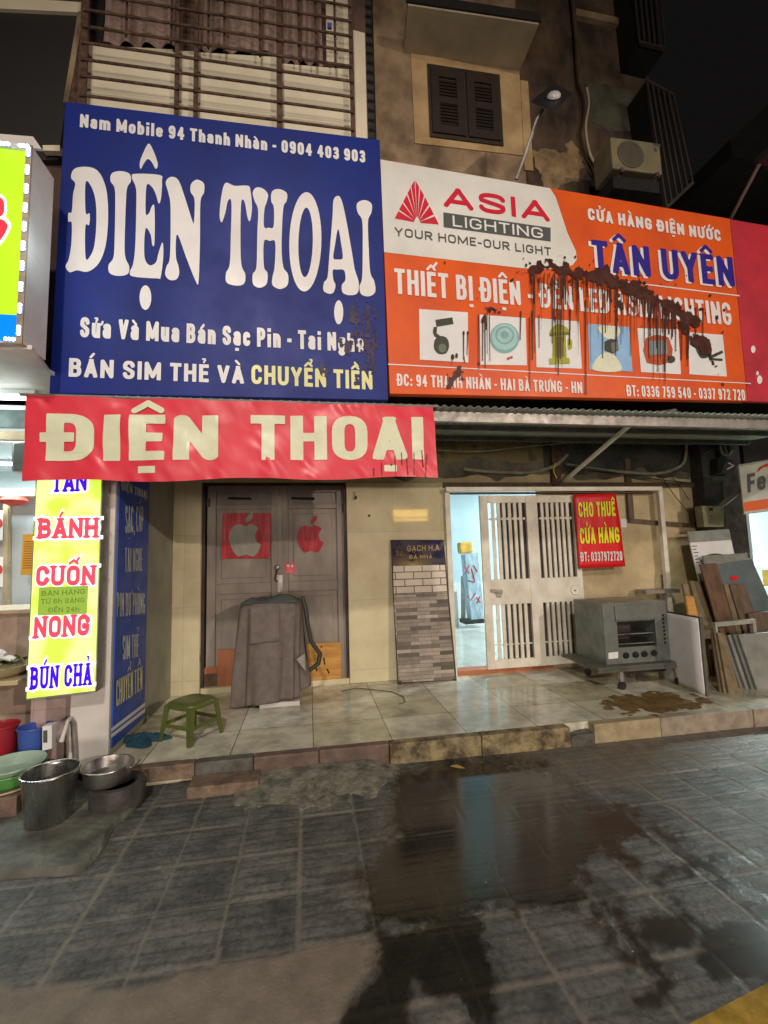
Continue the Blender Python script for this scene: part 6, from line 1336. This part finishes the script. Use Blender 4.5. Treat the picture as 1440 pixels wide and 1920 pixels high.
# old apartment block
YA, YR = 4.4, 4.75
ab = thing('apartment_block', 'old stained apartment block rising behind the orange sign', 'building', (2.5, 5, 3.1))
ax0, axm, ax1 = PY(703,150,YA)[0], PY(978,200,YA)[0], PY(1222,200,YR)[0]
build(MB().box(ax0, axm, YA, 8, 3.45, 11.5), 'bay_wall', M['oldwall'], ab)
build(MB().box(axm+.001, ax1, YR, 8, 3.45, 11.5), 'wall', M['oldwall2'], ab)
zz = lambda py: PY(865, py, YA)[2]
ww = thing('shuttered_window', 'dark double window with slatted shutters in the old block wall', 'window', PY(870,275,YA))
WQ = [(800,118),(931,150),(945,275),(806,257)]
build(quadY(MB(), [(770,96),(974,140),(987,292),(778,268)], YA-.012, .0115), 'plaster_surround', M['surround'], ab)
wx = (PY(803,200,YA)[0], PY(938,200,YA)[0]); wz = (PY(872,268,YA)[2], PY(865,134,YA)[2])
build(MB().box(wx[0], wx[1], YA-.03, YA-.0125, wz[0], wz[1]), 'frame', M['darkframe'], ww)
for k in range(2):
    a = wx[0]+.03+k*(wx[1]-wx[0]-.03)/2; b_ = a+(wx[1]-wx[0]-.09)/2
    mb = MB(); 
    for c, d, e, f in ((a,a+.09,wz[0]+.04,wz[1]-.04),(b_-.09,b_,wz[0]+.04,wz[1]-.04),(a+.09,b_-.09,wz[0]+.04,wz[0]+.14),(a+.09,b_-.09,wz[1]-.16,wz[1]-.04),(a+.09,b_-.09,(wz[0]+wz[1])/2-.04,(wz[0]+wz[1])/2+.04)): mb.box(c+.0003, d-.0003, YA-.05, YA-.0305, e, f)
    for j in range(14):
        z = wz[0]+.15+j*(wz[1]-wz[0]-.33)/14; mb.prism([(a+.09,YA-.046,z),(b_-.09,YA-.046,z),(b_-.09,YA-.034,z+.04),(a+.09,YA-.034,z+.04)], (0,.004,0))
    build(mb, 'shutter_leaf', M['shutter'], ww)
zs0 = PY(865,117,YA)[2]
n1, n2, n3, n4 = PZ(765,10,zs0), PZ(1010,46,zs0), PZ(974,134,zs0), PZ(757,100,zs0)
cpy = thing('window_canopy', 'concrete canopy slab jutting out above the shuttered window', 'canopy', PZ(870,100,zs0))
build(MB().prism([n1, n2, (n3[0],YA-.001,zs0), (n4[0],YA-.001,zs0)], (0,0,.09)), 'slab', M['soffit'], cpy)
build(MB().prism([n1+np.array((-.02,-.02,.02)), n2+np.array((.02,-.02,.02)), n2+np.array((.02,-.001,.02)), n1+np.array((-.02,-.001,.02))], (0,0,.1)), 'dark_lip', M['dark'], cpy)
acb = thing('vent_box', 'small white box on top of the canopy slab at the top edge', 'box', (n1[0]+.35, YA-.2, zs0+.09)); build(MB().box(n1[0]+.25, n1[0]+.5, n1[1]+.05, YA-.05, zs0+.0905, zs0+.3), 'case', M['ac'], acb, bevel=.01)
build(quadY(MB(), [(976,150),(990,152),(1000,320),(984,318)], YA-.02, .019), 'corner_strip', M['surround'], ab)
build(quadY(MB(), [(1078,15),(1184,38),(1186,50),(1080,28)], YR-.06, .059), 'ledge', M['oldwall'], ab)
def blotch(pts, Y, m, name, seed, amp=26):
    xs = np.arange(min(p[0] for p in pts)-30, max(p[0] for p in pts)+30, 4.); ys = np.arange(min(p[1] for p in pts)-30, max(p[1] for p in pts)+30, 4.); X, Y2 = np.meshgrid(xs, ys); mb = MB()
    for p in sdf_polys(dpoly(X, Y2, pts)+vnoise(X, Y2, 22, seed)*amp+vnoise(X, Y2, 8, seed+1)*amp*.5, xs, ys): mb.poly([PY(a, b, Y) for a, b in p])
    return build(mb, name, m, ab)
blotch([(1000,285),(1060,270),(1088,300),(1095,345),(1040,360),(1005,340)], YR-.004, pm('bare_plaster', L(150,118,80), .85, .3, 6, .3, L(100,78,54)), 'bare_plaster', 2)
blotch([(1098,150),(1180,168),(1205,250),(1110,235)], YR-.004, pm('grey_render', L(86,78,62), .85, .25, 4), 'grey_patch', 5, 10)
# downpipe and cables on the old block
wire('downpipe', [(1072,-20),(1080,70),(1086,150),(1096,180),(1098,215),(1093,250),(1101,285),(1116,310),(1124,345),(1126,400)], 4.68, .028, M['oldwall2'], 'dark knobbly downpipe on the old block left of the air conditioner', 'pipe')
wire('cable', [(1100,165),(1104,195),(1098,240),(1106,288),(1122,318)], 4.64, .014, M['soffit'], 'pale cable bundle beside the downpipe of the old block')
# air conditioner unit
ya = 4.15
acu = thing('air_conditioner', 'dusty outdoor air conditioner unit on brackets on the old block', 'air conditioner', PY(1185,330,ya))
xa0, xa1 = PY(1148,300,ya)[0], PY(1240,300,ya)[0]; za0, za1 = PY(1190,320,ya)[2], PY(1190,262,ya)[2]
build(MB().box(xa0, xa1, ya, ya+.32, za0, za1), 'case', M['ac'], acu, bevel=.015)
cf = PY(1185,287,ya); rf = (za1-za0)*.43
build(MB().lathe((cf[0]-.02,ya-.001,(za0+za1)/2), [(rf,0),(rf,.006),(rf*.96,.012),(rf*.3,.014),(0,.012)], 30, tilt=(pi/2,'X')), 'fan_guard', M['acgrille'], acu, smooth=True)
mb = MB()
for k in range(1, 6): mb.tube([np.array((cf[0]-.02,ya-.016,(za0+za1)/2))+rf*k/6.3*np.array((cos(t),0,sin(t))) for t in np.linspace(0,2*pi,25)], .003, 4)
build(mb, 'guard_rings', M['oldbrown'], acu)
build(quadY(MB(), [(1224,268),(1238,270),(1239,275),(1225,273)], ya-.002, None).add([PY(a,b_,ya-.002) for a, b_ in ((1226,277),(1232,278),(1232,285),(1226,284))], [(0,1,2,3)]), 'rating_label', M['dgrey'], acu)
for x in (xa0+.08, xa1-.1): build(MB().box(x, x+.04, ya-.02, YR-.001, za0-.05, za0-.001).bar((x+.02, ya+.03, za0-.05), (x+.02, YR-.01, za0-.32), .03, .03), 'bracket', M['rust'], acu)
build(MB().box(xa0+.02, xa1-.02, ya+.04, YR-.001, za0-.2, za0-.052), 'drip_box', M['dark'], acu)
# cages on the right flank
for k, (q, lab) in enumerate((([(1184,-60),(1233,-60),(1247,94),(1199,82)],'dark balcony cage at the top right corner of the old block'),([(1212,150),(1262,178),(1299,345),(1250,392)],'black balcony cage at the right flank beside the air conditioner'))):
    t = thing('balcony_cage', lab, 'balcony cage', PY(*q[3], YR-.3)); Pq = [PY(*p, YR-.35) for p in q]
    build(MB().prism([p+np.array((0,.04,0)) for p in Pq], (0,.5,0)), 'box', M['dark'], t)
    mb = MB()
    for j in range(6):
        f = j/5; mb.bar(Pq[0]*(1-f)+Pq[1]*f, Pq[3]*(1-f)+Pq[2]*f, .02, .02)
    for f in (0.01,.99): mb.bar(Pq[0]*(1-f)+Pq[3]*f, Pq[1]*(1-f)+Pq[2]*f, .035, .035)
    build(mb, 'bars', pm('cage_bar_%d' % k, (.05,.04,.035), .7), t)
# floodlight on an arm from the sign
fl = thing('sign_floodlight', 'unlit square floodlight with a round glass on a thin arm above the orange sign', 'floodlight', PY(968,336,3.75))
Pf = PY(1035,186,3.45)
build(MB().tube([PY(968,336,3.76), PY(985,290,3.68), PY(1006,226,3.55), PY(1018,205,3.5)], .016, 8), 'arm', M['galv'], fl, smooth=True)
dq = [PY(*p, 3.4+dy) for p, dy in (((997,193),.1),((1043,158),.16),((1074,176),.0),((1040,210),-.06))]
build(MB().prism(dq, (0,.03,.05)), 'housing', M['black'], fl, bevel=.008)
fc = sum(dq)/4; fn = np.cross(dq[1]-dq[0], dq[3]-dq[0]); fn /= np.linalg.norm(fn); fn = fn if fn[1] < 0 else -fn
build(MB().tube([fc+fn*.002+(0,0,.01), fc+fn*.02+(0,0,.01), fc+fn*.035+(0,0,.01), fc+fn*.042+(0,0,.01)], [.062,.058,.04,.008], 20), 'glass', pm('lamp_glass', (.75,.75,.72), .15), fl, smooth=True)
fl2 = thing('sign_lamp_arm', 'thin unlit lamp arm leaning out above the pinkish red panel', 'lamp', PY(1370,412,3.75))
build(MB().tube([PY(1369,412,3.76), PY(1424,308,3.3)], .016, 8), 'arm', M['galv'], fl2)
qh = PY(1428,300,3.28); build(MB().box(qh[0]-.03, qh[0]+.3, 3.1, 3.32, qh[2]-.02, qh[2]+.05), 'head', M['black'], fl2, bevel=.01)
# dark roof edge at the right
rf_ = thing('neighbour_roof', 'dark sloping roof edge at the right photo edge', 'roof', PY(1440,300,5.2))
build(MB().prism([PY(1440,196,5.0), PY(1368,262,5.0), PY(1374,290,5.0), PY(1440,320,5.0), PY(1600,330,5.0), PY(1600,60,5.0)], (0,3,0)), 'slab', M['dark'], rf_)
build(MB().box(PY(1400,350,6.0)[0], 12, 6.0, 9, 3.3, PY(1400,300,6.0)[2]), 'wall', M['dark'], rf_)

# ================================================================== street lamps across the road (outside the picture)
for nme, (x, y, z), lab in (('street_lamp', KEY, 'warm street lamp across the road'), ('street_lamp', WHITE, 'white street lamp standing behind the photographer')):
    t = thing(nme, lab, 'street lamp', (x, y-2.2, 0), 'street lamps across the road')
    build(MB().tube([(x, y-2.2, 0), (x, y-2.2, z-.3), (x, y-1.9, z+.15), (x, y-.5, z+.25)], [.11,.08,.06,.05], 12), 'pole', M['galv'], t, smooth=True)
    build(MB().prism([(x-.16,y-.6,z+.22),(x+.16,y-.6,z+.22),(x+.13,y+.2,z+.24),(x-.13,y+.2,z+.24)], (0,0,.1)), 'lamp_head', M['galv'], t, bevel=.02)
# unseen shophouse across the road; its glowing window is added fill for under the awning
os_ = thing('shophouse', 'shophouse across the road with a window added as fill light', 'building', (1.5, -14.5, 0))
build(MB().box(-5, 9, -20, -14.5, 0, 9), 'wall', M['oldwall'], os_)
build(MB().box(-5, 1.4, -14.49, -14.46, .3, 2.7), 'window', em('fill_window', (1, .85, .7), 2.0), os_)  # glowing panel added as low fill, goes with the area light below
Pm = PY(770, 966, YF-.03); dm = ray(770, 966)*np.array((1,-1,1)); Pm = Pm+dm*((-14.44-Pm[1])/dm[1])
mb = MB()
for k in range(13): mb.box(Pm[0]-1.0+k*.155, Pm[0]-1.0+k*.155+.1, -14.42, -14.4, Pm[2]-.1, Pm[2]+.3).box(Pm[0]-1.0+k*.155, Pm[0]-1.0+k*.155+.12, -14.42, -14.4, Pm[2]-.32, Pm[2]-.2)
build(mb, 'amber_led_strip', em('amber_led', (1,.62,.12), 17), os_)
l = bpy.data.lights.new('window_fill_light', 'AREA'); l.shape = 'RECTANGLE'; l.size = 6.2; l.size_y = 2.3; l.energy = 900; l.color = (1, .84, .72)  # fill light added to lift the shaded zone under the awning
lo = bpy.data.objects.new('window_fill_light', l); COL.objects.link(lo); lo.location = (-1.8, -14.3, 1.5); lo.rotation_euler = (radians(90), 0, 0)
# litter
lf = PZ(858,1439,.006); build(MB().grid(lambda u, v: (lf[0]-.05+.1*u+.0*v, lf[1]+.03-.06*u+.03*(v-.5)*sin(pi*min(.98,max(.02,u))), .008+.012*sin(pi*u)*v), 8, 4), 'fallen_leaf', M['leaf'], label='dry curled leaf on the wet paving below the kerb', cat='leaf', smooth=True)
rn = random.Random(4); mb = MB()
for k in range(34):
    px, py = rn.uniform(150,1430), rn.uniform(1440,1880); p = PZ(px, py, .004); s = rn.uniform(.002,.007); a = rn.uniform(0,6.28)
    mb.add([p+np.array((s*cos(a+t)*rn.uniform(.6,1.4), s*sin(a+t), .002)) for t in (0,2.1,4.2)]+[p+np.array((0,0,.006))], [(0,1,3),(1,2,3),(2,0,3)])
build(mb, 'litter_crumbs', M['tan'], label='small pale crumbs of litter scattered over the paving', cat='litter', kind='stuff')
